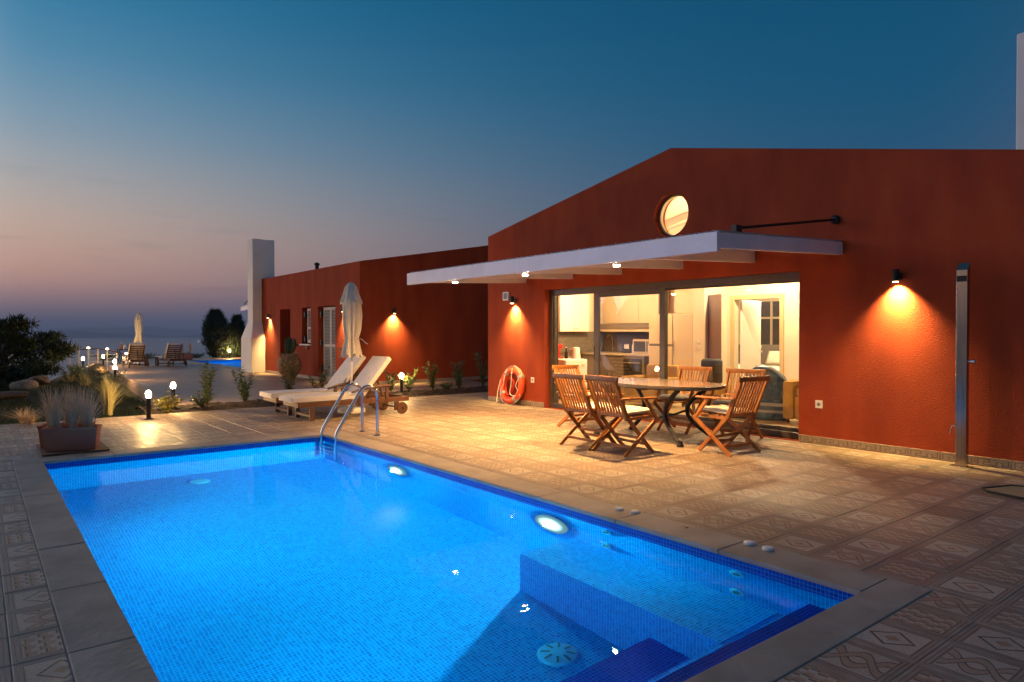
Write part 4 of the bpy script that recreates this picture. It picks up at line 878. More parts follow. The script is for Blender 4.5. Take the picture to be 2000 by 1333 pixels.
for k, x in enumerate((-8.86 + .55, -7.18, -5.50)):
    x = (-8.90, -7.18, -5.50)[k]; y = CYF + .12; z = 2.172
    t = thing('downlight', ('leftmost', 'middle', 'rightmost')[k] + ' lit downlight under the front edge of the white canopy', 'lamp', (x, y, z))
    MB().lathe([(.042, .012), (.042, .15), (.03, .165)], 18).build('housing', 'white_paint', t, smooth=True)
    MB().lathe([(.036, .0), (.036, .0115)], 18).build('lens', 'spot_glow', t)
    lamp('SPOT', 'downlight_bulb', (0, 0, -.012), t, (680, 770, 600)[k], (1.0, 0.55, 0.18), aim=((-.18, -.05, -.05)[k], .10, -1), size=(164, 150, 160)[k], blend=1.0, rad=.03)

# ------------------------------------------------------------------ wall lamps, sockets, fittings on the main wall
def wall_lamp(loc, nrm_, label, energy=45.0):
    rz = math.atan2(nrm_[1], nrm_[0]) + pi / 2
    t = thing('wall_lamp', label, 'lamp', loc, rz, 'down-facing wall lamps')
    MB().bx(-.035, .035, -.02, 0, -.03, .05).build('wall_plate', 'dark_metal', t, bevel=.004)
    MB().tube([(0, -.02, .02), (0, -.055, .02)], .015, 10).build('arm', 'dark_metal', t)
    MB().lathe([(.036, -.07), (.036, .065), (.030, .072)], 18, (0, -.085, .02)).build('shade', 'dark_metal', t, smooth=True)
    MB().lathe([(.030, -.076), (.030, -.0705)], 18, (0, -.085, .02)).build('lens', 'wall_glow', t)
    lamp('SPOT', 'wall_bulb', (0, -.085, -.062), t, energy * 10.0, (1.0, 0.66, 0.22), aim=(0, .40, -1), size=108, blend=1.0, rad=.02)
    return t
wall_lamp((-10.46, WY, 2.02), (0, -1), 'lit wall lamp above the orange lifebuoy')
wall_lamp((-3.41, WY, 2.03), (0, -1), 'lit wall lamp left of the steel shower column', 60)
def socket(x, z, label):
    t = thing('wall_socket', label, 'socket', (x, WY - .001, z)); MB().bx(-.045, .045, -.014, 0, -.05, .05).build('plate', 'white_plastic', t, bevel=.004); MB().lathe([(.022, -.0145), (.018, -.010), (.004, -.009)], 14, (0, 0, 0), 'y').build('outlet', 'grey_plastic', t)
socket(-9.93, .50, 'white outdoor socket right of the orange lifebuoy'); socket(-4.34, .50, 'white outdoor socket right of the glass doors')
t = thing('siren_box', 'small white box with dark grille above the left wall lamp', 'alarm box', (-10.73, WY - .001, 2.12)); MB().bx(-.09, .09, -.045, 0, -.085, .085).build('case', 'white_plastic', t, bevel=.008); MB().bx(-.055, .055, -.052, -.0455, -.055, .06).build('grille', 'grey_plastic', t)

# lifebuoy leaning on the wall
lb = thing('lifebuoy', 'orange lifebuoy with grey bands leaning against the red wall', 'lifebuoy', (-10.47, WY - .14, .006)); lb.rotation_euler = (radians(-10), 0, 0)
RB, rb_ = .295, .068; CZ = .363
MB().tube([(RB * cos(a), 0, CZ + RB * sin(a)) for a in [2 * pi * k / 48 for k in range(48)]], rb_, 16, True).build('ring', 'orange', lb, smooth=True)
for a0 in (35, 125, 215, 305):
    MB().tube([(RB * cos(radians(a0 + d)), 0, CZ + RB * sin(radians(a0 + d))) for d in (-6, -3, 0, 3, 6)], rb_ + .003, 16).build('reflective_band', 'band', lb, smooth=True)
RO = RB + rb_ + .008
for k_, dr in enumerate((((35, 0), (55, .02), (80, .01), (105, .015), (125, 0)), ((125, 0), (150, -.16), (175, -.20), (200, -.12), (215, 0)), ((215, 0), (240, .015), (270, .01), (290, .012), (305, 0)), ((305, 0), (330, .02), (360, -.17), (380, -.13), (395, 0)))):
    MB().tube([((RO + q) * cos(radians(a)), -.03 - .05 * (q < -.05), CZ + (RO + q) * sin(radians(a))) for a, q in dr], .008, 6).build('grab_rope', 'rope', lb, smooth=True)
pts = [(.115 * cos(a) * (1 + .12 * sin(3 * a)) - .02, -.035 - .008 * (a / 6.28), CZ - .02 + .165 * sin(a)) for a in [k * .26 for k in range(96)]]
MB().tube(pts, .010, 6).build('throw_line', 'red_rope', lb, smooth=True)
MB().tube([(.02, -.07, CZ + .33), (.05, -.09, CZ + .2), (.07, -.085, CZ - .02), (.05, -.085, CZ - .14), (.12, -.09, CZ - .19), (.26, -.085, CZ - .2)], .008, 6).build('loose_rope', 'rope', lb, smooth=True)
MB().tube([(-.33, -.05, CZ + .1), (-.37, -.05, .22), (-.35, -.06, .06), (-.31, -.09, .004), (-.27, -.08, .05)], .008, 6).build('loose_rope', 'rope', lb, smooth=True)

# steel shower column
sh = thing('shower_column', 'tall brushed steel shower column standing in front of the red wall', 'shower', (-2.69, 8.10, 0))
mb = MB(); mb.prism([(-.035, 0.005), (.035, 0.005), (.035, 2.13), (-.035, 2.05)], -.052, .052, 'x'); mb.build('column', 'steel', sh, bevel=.004)
MB().bx(-.045, .045, -.040, -.0355, 1.93, 1.99).build('spray_head', 'dark_metal', sh)
MB().lathe([(.012, 0), (.012, .03), (.024, .034), (.024, .06), (.018, .066)], 14, (.052, 0, 1.10), 'x').build('valve_knob', 'chrome', sh, smooth=True)
MB().tube([(-.052, -.01, .42), (-.087, -.01, .42), (-.10, -.01, .38), (-.11, -.01, .33)], .008, 8).build('foot_tap', 'chrome', sh)
MB().bx(-.10, .10, -.05, .05, .0, .006).build('base_plate', 'steel', sh)

t = thing('floor_mat', 'tan floor mat with dark hem on the patio right of the shower', 'mat', (-1.55, 7.15, .002))
out = [(-.62, -.12), (-.55, -.22), (-.3, -.27), (.6, -.27), (.62, .30), (-.2, .34), (-.5, .22)]
MB().prism(out, 0, .012, 'z').build('mat_sheet', 'mat_tan', t, bevel=.003)
MB().tube([(x, y, .012) for x, y in out], .010, 6, True).build('hem', 'black_rubber', t)
t = thing('floor_drain', 'small dark round drain in the patio left of the shower', 'drain', (-2.93, 7.79, .001)); MB().lathe([(.05, 0), (.05, .004), (.04, .006)], 16).build('drain_cover', 'grey_plastic', t)

# ------------------------------------------------------------------ left house
LX1, LX0, LY = -16.66, -25.3, 8.0
lh = thing('red_house', 'farther red stucco house with cream shutters and tall white chimney', 'house', (LX1, LY, 0))
def ll(mb): mb.v = [(x - LX1, y - LY, z) for x, y, z in mb.v]; return mb
def lplate(*a):
    o = plate(*a, lh); o.data.transform(Matrix.Translation((-LX1, -LY, 0))); return o
lplate('front_wall', rect(LX0, LX1 - .251, -.3, 3.29), [rect(-22.67, -21.73, .004, 2.17), rect(-20.73, -20.03, 1.05, 2.17), rect(-19.47, -18.23, .004, 2.17)], LY, LY + .25, 'y', 'stucco')
lplate('end_wall', [(LY, -.3), (17.4, -.3), (17.4, 3.29), (12.7, 4.12), (LY, 3.29)], [], LX1 - .25, LX1, 'x', 'stucco')
lplate('gable_wall', [(LY + .251, -.3), (17.4, -.3), (17.4, 3.29), (12.7, 4.12), (LY + .251, 3.29)], [], LX0, LX0 + .25, 'x', 'stucco')
ll(MB().prism([(LY + .02, 3.25), (12.7, 4.07), (12.7, 3.95), (LY + .02, 3.13)], LX0 + .252, LX1 - .252, 'x')).build('roof', 'white_plaster', lh)
ll(MB().prism([(17.4, 3.25), (12.7, 4.07), (12.7, 3.95), (17.4, 3.13)], LX0 + .252, LX1 - .252, 'x')).build('roof', 'white_plaster', lh)
ll(MB().tube([(-21.0, 8.6, 3.2), (-21.0, 8.6, 3.55)], .06, 10).lathe([(.09, 3.55), (.09, 3.6), (.02, 3.64)], 12, (-21.0, 8.6, 0))).build('flue_pipe', 'dark_metal', lh)
# recessed entrance
ll(MB().bx(-22.668, -22.63, LY + .251, LY + .9, 0, 2.2)).build('recess_wall', 'stucco', lh); ll(MB().bx(-21.77, -21.732, LY + .251, LY + .9, 0, 2.2)).build('recess_wall', 'stucco', lh); ll(MB().bx(-22.62, -21.78, LY + .86, LY + .9, 0, 2.2)).build('entrance_door', 'dark_wood', lh); ll(MB().bx(-22.66, -21.74, LY + .251, LY + .9, 2.18, 2.22)).build('recess_ceiling', 'stucco', lh)
# plinth of the left house
ll(MB().bx(LX0, LX1 + .014, LY - .014, LY - .001, 0, .09)).build('plinth', 'coping', lh); ll(MB().bx(LX1 + .001, LX1 + .014, LY, 17.4, 0, .09)).build('plinth', 'coping', lh)
def shutters(x0, x1, z0, z1, y, n):
    w = (x1 - x0) / n
    for k in range(n):
        a, b = x0 + k * w + .004, x0 + (k + 1) * w - .004; st = .055
        sf = ll(MB().bx(a, a + st, y, y + .035, z0, z1).bx(b - st, b, y, y + .035, z0, z1).bx(a + st, b - st, y + .001, y + .034, z0, z0 + .1).bx(a + st, b - st, y + .001, y + .034, z1 - .08, z1).bx(a + st, b - st, y + .001, y + .034, (z0 + z1) / 2 - .1, (z0 + z1) / 2 - .03)).build('shutter', 'shutter', lh)
        mb = MB(); z = z0 + .11
        while z < z1 - .09:
            mb.box(((a + b) / 2, y + .018, z), (b - a - 2 * st + .004, .034, .007), Matrix.Rotation(radians(38), 3, 'X')); z += .042
        o = ll(mb).build('louvres', 'shutter', sf); stuff(o)
        ll(MB().bx(a + st, b - st, y + .036, y + .04, z0 + .05, z1 - .05)).build('backing', 'black_rubber', sf)
shutters(-20.55, -20.04, 1.08, 2.14, LY + .10, 1); shutters(-19.30, -18.24, .03, 2.14, LY + .10, 2)
ll(MB().bx(-20.73, -20.56, LY + .2, LY + .24, 1.06, 2.16)).build('window_glass', 'night_glass', lh); ll(MB().bx(-19.46, -19.31, LY + .2, LY + .24, .01, 2.16)).build('door_glass', 'night_glass', lh)
ll(MB().bx(-20.80, -19.99, LY - .06, LY + .09, 1.006, 1.048)).build('window_sill', 'white_plaster', lh, bevel=.005)
for x, zs in ((-20.64, (1.2, 1.95)), (-19.38, (.35, 1.1, 1.95))):
    for z in zs: ll(MB().bx(x - .04, x + .04, LY + .04, LY + .09, z - .08, z + .08)).build('hinge', 'dark_metal', lh)
for x, z in ((-21.16, 1.01), (-20.2, .93), (-17.79, .93)):
    ll(MB().bx(x - .02, x + .02, LY - .05, LY - .001, z - .03, z + .03).bx(x - .14, x + .02, LY - .06, LY - .0505, z + .01, z + .04)).build('shutter_hook', 'dark_metal', lh)
# white chimney with flared base
rings = [(-25.30, -24.15, 7.52, 0), (-25.30, -24.15, 7.52, 1.20), (-25.06, -24.48, 7.68, 1.78), (-25.06, -24.48, 7.68, 4.70)]
vs_ = []
for x0, x1, y0, z in rings: vs_ += [(x0, y0, z), (x1, y0, z), (x1, LY - .002 if z < 1.5 else LY - .002, z), (x0, LY - .002, z)]
vs_[-4:] = [(-25.06, 7.68, 4.70), (-24.48, 7.68, 4.70), (-24.48, LY - .002, 4.70), (-25.06, LY - .002, 4.70)]
fs = [(3, 2, 1, 0), (12, 13, 14, 15)] + [(4 * i + k, 4 * i + (k + 1) % 4, 4 * i + 4 + (k + 1) % 4, 4 * i + 4 + k) for i in range(3) for k in range(4)]
lc = ll(MB().add(vs_, fs)).build('chimney', 'white_plaster', lh, bevel=.012); ll(MB().bx(-25.055, -24.485, LY - .001, 8.45, 3.3, 4.695)).build('chimney_back', 'white_plaster', lc)
# its own canopy on the far gable
fc = thing('canopy', 'small white canopy on the far gable behind the tall chimney', 'canopy', (-25.31, 8.3, 2.3))
for y in (0, 1.2, 2.4, 3.6, 4.8): MB().bar((0, y, .13), (-2.45, y, .03), .075, .15).build('beam', 'white_paint', fc)
MB().bx(-2.5, -2.451, -.05, 4.9, -.08, .11).build('fascia', 'white_paint', fc)
MB().add([(0, -.04, .215), (-2.5, -.04, .115), (-2.5, 4.9, .115), (0, 4.9, .215), (0, -.04, .23), (-2.5, -.04, .13), (-2.5, 4.9, .13), (0, 4.9, .23)], [(0, 1, 2, 3), (7, 6, 5, 4), (0, 4, 5, 1), (1, 5, 6, 2), (2, 6, 7, 3), (3, 7, 4, 0)]).build('cover', 'white_paint', fc)
MB().bar((0, 0, .85), (-2.2, 0, .2), .03, .03).build('tie_rod', 'dark_metal', fc)
wall_lamp((-23.62, LY, 1.95), (0, -1), 'lit wall lamp beside the white chimney on the far house', 50)
wall_lamp((-17.55, LY, 2.02), (0, -1), 'lit wall lamp half hidden behind the closed parasol', 50)
wall_lamp((LX1, 8.98, 1.97), (1, 0), 'lit wall lamp on the dark end wall of the far house', 60)
# big clay jar with cactus
t = thing('clay_jar', 'large rounded ochre clay jar by the entrance of the far house', 'jar', (-20.0, 7.33, 0))
MB().lathe([(.16, 0), (.17, .05), (.30, .22), (.36, .42), (.34, .58), (.25, .70), (.22, .72), (.25, .76), (.23, .77), (.20, .70)], 28).build('jar_body', 'clay', t, smooth=True)
MB().lathe([(.19, .68), (.19, .70), (.02, .71)], 20).build('soil', 'soil', t)
t = thing('cactus', 'dark green cactus growing in the big clay jar', 'plant', (-20.0, 7.33, .71))
mb = MB(); prof = [(.09, 0), (.10, .15), (.10, .42), (.07, .52), (.02, .56)]; vs_ = []; n = 24
for r_, z in prof:
    for k in range(n): a = 2 * pi * k / n; q = r_ * (1 + .14 * cos(k * pi)); vs_.append((q * cos(a) - .05, q * sin(a), z))
mb.add(vs_, [(i * n + k, i * n + (k + 1) % n, (i + 1) * n + (k + 1) % n, (i + 1) * n + k) for i in range(len(prof) - 1) for k in range(n)]); mb.build('column', 'cactus', t, smooth=True)
MB().tube([(.06, .08, .15), (.13, .1, .25), (.14, .1, .45), (.12, .1, .5)], [.05, .055, .055, .02], 12).build('column', 'cactus', t, smooth=True)

# ------------------------------------------------------------------ dining table and chairs
tb = thing('dining_table', 'oval dining table with pale marble top and black wrought-iron legs', 'table', (-5.98, 7.12, 0), radians(3))
A, B = .96, .58; n = 64
def sup(a, b, k): # super-ellipse
    th = 2 * pi * k / n; c_, s_ = cos(th), sin(th); e = 2 / 2.5
    return (a * abs(c_) ** e * (1 if c_ >= 0 else -1), b * abs(s_) ** e * (1 if s_ >= 0 else -1))
mb = MB(); rows = [(A - .012, B - .012, .742), (A, B, .734), (A, B, .712)]; vs_ = []
for a, b, z in rows: vs_ += [(*sup(a, b, k), z) for k in range(n)]
mb.add(vs_, [tuple(range(n))]); mb.build('table_top', 'marble', tb)
mb = MB(); vs_ = []
rows = [(A - .013, B - .013, .7415), (A + .004, B + .004, .732), (A + .006, B + .006, .705), (A - .02, B - .02, .690), (A - .05, B - .05, .690)]
for a, b, z in rows: vs_ += [(*sup(a, b, k), z) for k in range(n)]
mb.add(vs_, [(i * n + k, i * n + (k + 1) % n, (i + 1) * n + (k + 1) % n, (i + 1) * n + k) for i in range(4) for k in range(n)] + [tuple(4 * n + k for k in range(n - 1, -1, -1))]); mb.build('table_edge', 'table_edge', tb, smooth=True)
for sx in (-1, 1):
    for sy in (-1, 1):
        pts = []
        for k in range(13):
            u = k / 12; x = .62 - .30 * sin(pi * u) + .06 * u; y = .34 - .12 * sin(pi * u) + .04 * u; pts.append((sx * x, sy * y, .69 * (1 - u) + .03 * u))
        lg = MB().tube(pts, [.028 + .006 * abs(k / 12 - .5) for k in range(13)], 8).build('leg', 'iron', tb, smooth=True)
        q = pts[-1]; MB().lathe([(.045, 0), (.045, .02), (.03, .045), (.034, .07)], 12, (q[0], q[1], 0)).build('foot', 'iron', lg, smooth=True)
    MB().tube([(sx * .36, -.24, .38), (sx * .30, 0, .33), (sx * .36, .24, .38)], .015, 8).build('stretcher', 'iron', tb, smooth=True)
MB().tube([(-.31, 0, .335), (-.1, 0, .28), (.1, 0, .28), (.31, 0, .335)], .016, 8).build('stretcher', 'iron', tb, smooth=True)
MB().bx(-.6, .6, -.03, .03, .655, .689).build('apron', 'iron', tb); MB().bx(-.03, .03, -.35, .35, .65, .654 + .001).build('apron', 'iron', tb)

def make_chair():
    t = empty('folding_chair')
    hw = .235
    for s_ in (-1, 1):
        y = s_ * hw
        MB().bar((-.37, y, .865), (-.185, y, .42), .026, .045).build('back_stile', 'teak', t, bevel=.004)
        MB().bar((-.195, y, .445), (.215, y, .006), .026, .045).build('leg', 'teak', t, bevel=.004)
        MB().bar((.275, y * 1.13, .415), (-.265, y * 1.13, .006), .024, .045).build('leg', 'teak', t, bevel=.004)
        MB().bar((-.20, y * .9, .415), (.27, y * .9, .43), .026, .035).build('seat_rail', 'teak', t, bevel=.003)
        MB().bar((-.31, y * 1.14, .655), (.23, y * 1.14, .645), .058, .022).build('armrest', 'teak', t, bevel=.008, smooth=True)
        MB().bar((.06, y * 1.14, .64), (.245, y * 1.14, .405), .024, .04).build('arm_strut', 'teak', t, bevel=.004)
        MB().lathe([(.011, -.004), (.011, .004)], 10, (0.0, y * 1.25, .20), 'y').build('pivot', 'steel', t)
    o = MB().bar((-.372, -.275, .875), (-.372, .275, .875), .028, .062).build('top_rail', 'teak', t, bevel=.008, smooth=True)
    MB().bar((-.20, -.222, .455), (-.20, .222, .455), .024, .04).build('bottom_rail', 'teak', t, bevel=.004)
    sm = None
    for k in range(9):
        y = -.19 + .38 * k / 8
        if sm is None: sm = MB().bar((-.363, 0, .85), (-.203, 0, .465), .026, .010).build('slat', 'teak', t, bevel=.002); sm.location = (0, y, 0)
        else:
            o = bpy.data.objects.new('slat', sm.data); COL.objects.link(o); o.parent = t; o.location = (0, y, 0)
    sm = None
    for k in range(7):
        x = -.16 + .42 * k / 6
        if sm is None: sm = MB().bx(-.022, .022, -.20, .20, .0, .012).build('seat_slat', 'teak', t, bevel=.002); sm.location = (x, 0, .436 + (x + .2) * .03)
        else:
            o = bpy.data.objects.new('seat_slat', sm.data); COL.objects.link(o); o.parent = t; o.location = (x, 0, .436 + (x + .2) * .03)
    for p, q in (((.10, -hw, .118), (.10, hw, .118)), ((-.15, -hw * 1.1, .098), (-.15, hw * 1.1, .098)), ((.03, -hw, .19), (.03, hw, .19))): MB().bar(p, q, .022, .032).build('stretcher', 'teak', t, bevel=.003)
    return t
def make_cushion():
    n = 12; s = (.42, .42); vs_ = []; fs = []
    for side in (1, -1):
        o = len(vs_)
        for i in range(n + 1):
            for j in range(n + 1):
                u, v = i / n * 2 - 1, j / n * 2 - 1; th = ((1 - u ** 6) * (1 - v ** 6)) ** .5
                vs_.append((u * s[0] / 2, v * s[1] / 2, .03 + side * (.008 + .024 * th) + .004 * sin(i * 1.7) * cos(j * 1.3) * th))
        for i in range(n):
            for j in range(n): fs.append((o + i * (n + 1) + j, o + (i + 1) * (n + 1) + j, o + (i + 1) * (n + 1) + j + 1, o + i * (n + 1) + j + 1))
    rim = [i * (n + 1) for i in range(n + 1)] + [n * (n + 1) + j for j in range(1, n + 1)] + [i * (n + 1) + n for i in range(n - 1, -1, -1)] + [j for j in range(n - 1, 0, -1)]
    o2 = (n + 1) ** 2
    for k in range(len(rim)): a, b = rim[k], rim[(k + 1) % len(rim)]; fs.append((a, b, b + o2, a + o2))
    return MB().add(vs_, fs).build('seat_cushion', 'cushion', smooth=True)
proto = make_chair(); cproto = make_cushion(); first = True
CH = [(-7.30, 7.08, 0, 'teak folding armchair at the far left end of the table, nearest the lifebuoy', 'beige seat cushion on the chair at the left end of the table'),
      (-6.03, 5.98, 88, 'left teak folding armchair of the two on the pool side', 'beige seat cushion on the left chair of the pool side'),
      (-5.46, 5.98, 86, 'right teak folding armchair of the two on the pool side', 'pale seat cushion on the right chair of the pool side'),
      (-4.74, 6.95, 176, 'teak folding armchair at the right end of the table, seen from behind', 'grey-shaded seat cushion on the chair at the right end of the table'),
      (-5.24, 7.86, -78, 'teak folding armchair by the glass at the right, behind the end chair', 'seat cushion on the chair by the glass at the right'),
      (-6.14, 7.88, -86, 'teak folding armchair behind the middle of the table by the glass', 'seat cushion on the chair behind the middle of the table')]
for (x, y, rz, lb1, lb2) in CH:
    o = proto if first else copy_tree(proto); c = cproto if first else cproto.copy()
    if not first: COL.objects.link(c)
    first = False
    o.location = (x, y, 0); o.rotation_euler = (0, 0, radians(rz)); tag(o, lb1, 'chair', 'chairs around the dining table')
    c.location = (x + .045 * cos(radians(rz)), y + .045 * sin(radians(rz)), .458); c.rotation_euler = (0, radians(-1.7), radians(rz)); tag(c, lb2, 'cushion', 'chair cushions')

# ------------------------------------------------------------------ sun loungers and parasol
def make_lounger(pad='mattress', wood='dark_teak'):
    """foot end at -y, head at +y, base z = 0"""
    t = empty('sun_lounger'); hw = .30
    for s_ in (-1, 1):
        MB().bx(s_ * hw - .02, s_ * hw + .02, -.92, 1.05, .22, .30).build('side_rail', wood, t, bevel=.004)
        MB().bx(s_ * hw - .022, s_ * hw + .022, -.72, -.65, 0, .22).build('leg', wood, t, bevel=.004)
        MB().bx(s_ * hw - .022, s_ * hw + .022, .78, .86, .07, .22).build('leg', wood, t, bevel=.004)
        w = MB().lathe([(.03, -.018), (.10, -.018), (.105, 0), (.10, .018), (.03, .018)], 24, (s_ * (hw + .045), .90, .106), 'x').build('wheel', wood, t, smooth=True)
        MB().lathe([(.022, -.024), (.022, .024)], 12, (s_ * (hw + .045), .90, .106), 'x').build('hub', 'dark_metal', w)
        MB().tube([(s_ * (hw + .03), -.02, .42), (s_ * (hw + .03), .2, .475), (s_ * (hw + .03), .45, .50), (s_ * (hw + .03), .70, .50)], [.018, .024, .026, .022], 8).build('armrest', wood, t, smooth=True)
        for y in (.12, .62): MB().bx(s_ * (hw + .03) - .015, s_ * (hw + .03) + .015, y - .025, y + .025, .27, .47).build('arm_post', wood, t)
    MB().bx(-hw + .021, hw - .021, -.715, -.66, .06, .10).build('stretcher', wood, t); MB().tube([(-hw - .02, .90, .106), (hw + .02, .90, .106)], .014, 8).build('axle', 'dark_metal', t)
    MB().bx(-hw + .021, hw - .021, -.92, -.86, .225, .295).build('end_rail', wood, t); MB().bx(-hw + .021, hw - .021, .99, 1.05, .225, .295).build('end_rail', wood, t)
    for k in range(8): MB().bx(-hw + .021, hw - .021, -.83 + .13 * k, -.76 + .13 * k, .285, .304).build('slat', wood, t)
    a = radians(50); py, pz = .22, .315
    def bk(y, z): return (py + y * cos(a) - z * sin(a), pz + y * sin(a) + z * cos(a))
    for s_ in (-1, 1):
        y0, z0 = bk(0, 0); y1, z1 = bk(.78, 0); MB().bar((s_ * .25, y0, z0), (s_ * .25, y1, z1), .03, .04).build('back_rail', wood, t)
    for k in range(7):
        y0, z0 = bk(.06 + .105 * k, .012); MB().box((0, y0, z0), (.54, .06, .014), Matrix.Rotation(a, 3, 'X')).build('back_slat', wood, t)
    y1, z1 = bk(.5, -.02); MB().bar((0, y1, z1), (0, .72, .29), .03, .03).build('back_prop', wood, t)
    m1 = MB().bx(-.30, .30, -1.0, .21, .306, .385).build('seat_mattress', pad, t, bevel=.018, seg=3, smooth=True)
    for z_ in (.312, .379): MB().tube([(-.298, -.998, z_), (.298, -.998, z_), (.298, .206, z_), (-.298, .206, z_)], .006, 5, True).build('piping', pad, m1)
    mb = MB(); mb.box((0, .41, .045), (.60, .80, .08)); rot = Matrix.Rotation(a, 3, 'X')
    mb.v = [tuple(rot @ Vector(v) + Vector((0, py, pz + .005))) for v in mb.v]; mb.build('back_mattress', pad, t, bevel=.018, seg=3, smooth=True)
    return t
lg = make_lounger()
L = [(-10.72, 4.86, 'sun lounger nearest the pool ladder with pale mattress and raised back'), (-11.68, 4.86, 'sun lounger behind the parasol pole, farther from the pool ladder')]
for k, (x, y, lbl) in enumerate(L):
    o = lg if k == 0 else copy_tree(lg); o.location = (x, y, 0); tag(o, lbl, 'sun lounger', 'sun loungers by the near pool')
lgd = make_lounger('mattress', 'dark_teak')
for k, (x, y, lbl) in enumerate(((-31.6, 5.15, 'left distant dark lounger on the far terrace, seen from behind'), (-31.6, 6.5, 'right distant dark lounger on the far terrace, beside the far pool'))):
    o = lgd if k == 0 else copy_tree(lgd); o.location = (x, y, 0); o.rotation_euler = (0, 0, radians(-90 + 4 * k)); tag(o, lbl, 'sun lounger', 'loungers on the far terrace')

def make_parasol(h=2.28):
    t = empty('parasol')
    MB().lathe([(.24, 0), (.24, .05), (.20, .075), (.06, .09), (.035, .30)], 28).build('base', 'white_plaster', t, smooth=True)
    MB().tube([(0, 0, .08), (0, 0, h - .05)], .022, 12).build('pole', 'white_paint', t, smooth=True)
    prof = [(.035, 1.05), (.17, 1.00), (.155, 1.10), (.105, 1.30), (.135, 1.45), (.15, 1.70), (.14, 1.90), (.115, 2.0), (.10, 2.06)]
    n = 48; vs_ = []; rr = random.Random(2)
    for (r_, z) in prof:
        for k in range(n):
            a = 2 * pi * k / n; fold = 1 + .30 * abs(cos(a * 5 + z * .7)) - .15 + .10 * cos(a * 3 + 2 * z) + .05 * cos(a * 11 - 3 * z)
            dz = .045 * cos(a * 8 + 1) if z < 1.15 else 0; vs_.append((r_ * fold * cos(a), r_ * fold * sin(a), (z + dz) * h / 2.28))
    MB().add(vs_, [(i * n + k, i * n + (k + 1) % n, (i + 1) * n + (k + 1) % n, (i + 1) * n + k) for i in range(len(prof) - 1) for k in range(n)]).build('canopy_folds', 'canvas', t, smooth=True)
    prof = [(.185, 1.93), (.17, 1.97), (.135, 2.08), (.105, 2.20), (.06, 2.26), (.015, 2.285)]; vs_ = []
    for i, (r_, z) in enumerate(prof):
        for k in range(n):
            a = 2 * pi * k / n; fold = 1 + .16 * cos(a * 8 + .5) * (1 - i / 6); vs_.append((r_ * fold * cos(a), r_ * fold * sin(a), (z + (.035 * cos(a * 4) if i == 0 else 0)) * h / 2.28))
    MB().add(vs_, [(i * n + k, i * n + (k + 1) % n, (i + 1) * n + (k + 1) % n, (i + 1) * n + k) for i in range(5) for k in range(n)]).build('vent_cap', 'canvas', t, smooth=True)
    MB().tube([(.125 * (1 + .1 * cos(8 * a)) * cos(a), .125 * (1 + .1 * cos(8 * a)) * sin(a), 1.30 * h / 2.28) for a in [2 * pi * k / 40 for k in range(40)]], .008, 6, True).tube([(.12, .04, 1.30), (.22, .10, 1.28), (.30, .13, 1.22), (.33, .15, 1.20)], .006, 5).build('tie_cord', 'rope', t)
    return t
pa = make_parasol(); pa.location = (-11.22, 5.22, 0); tag(pa, 'closed cream parasol standing between the two near sun loungers', 'parasol')
pb = copy_tree(pa); pb.location = (-34.0, 5.73, 0); pb.rotation_euler = (0, 0, 1.0); tag(pb, 'distant closed cream parasol behind the dark loungers', 'parasol')

# ------------------------------------------------------------------ pool ladder
ld = thing('pool_ladder', 'curved chrome ladder rails at the far corner of the pool', 'ladder', (-8.60, 4.25, 0))
for s_ in (-1, 1):
    x = s_ * .23; pts = [(x, .02, .01), (x, .02, .45)]
    for k in range(9):
        a = pi * k / 8 * .82; pts.append((x, .02 - .14 + .14 * cos(a), .53 + .15 * sin(a)))
    pts += [(x, -.40, .36), (x, -.56, .10), (x, -.575, .04), (x, -.58, -.05), (x, -.58, -.9)]
    MB().tube(pts, .0215, 14).build('rail', 'chrome', ld, smooth=True)
    MB().lathe([(.045, .007), (.045, .012), (.03, .022)], 18, (x, .02, 0)).build('flange', 'chrome', ld, smooth=True)
for z in (-.16, -.40, -.64): MB().bx(-.21, .21, -.62, -.54, z - .012, z + .012).build('tread', 'chrome', ld, bevel=.004)

# ------------------------------------------------------------------ planters, garden plants, bollards
board = mk('plant_board', MB().bx(-10.28, -9.30, .585, 1.25, .004, .018), 'mat_brown', 'dark brown board under the terracotta planters', 'board', bevel=.003)
def trough(loc, rz, label, L_=.56, Wd=.24, H_=.27):
    t = thing('planter', label, 'planter', loc, rz, 'terracotta planters')
    a, b = L_ / 2, Wd / 2; i_ = .02; rows = [(a * .92, b * .86, 0), (a, b, H_ - .03), (a + .008, b + .008, H_ - .03), (a + .008, b + .008, H_), (a - i_, b - i_, H_), (a - i_ - .01, b - i_ - .01, H_ - .05)]
    vs_ = []
    for p, q, z in rows: vs_ += [(-p, -q, z), (p, -q, z), (p, q, z), (-p, q, z)]
    MB().add(vs_, [(3, 2, 1, 0)] + [(4 * i + k, 4 * i + (k + 1) % 4, 4 * i + 4 + (k + 1) % 4, 4 * i + 4 + k) for i in range(5) for k in range(4)] + [(20, 21, 22, 23)]).build('trough', 'terracotta', t, bevel=.006)
    MB().bx(-a + .035, a - .035, -b + .035, b - .035, H_ - .06, H_ - .035).build('soil', 'soil', t); return t
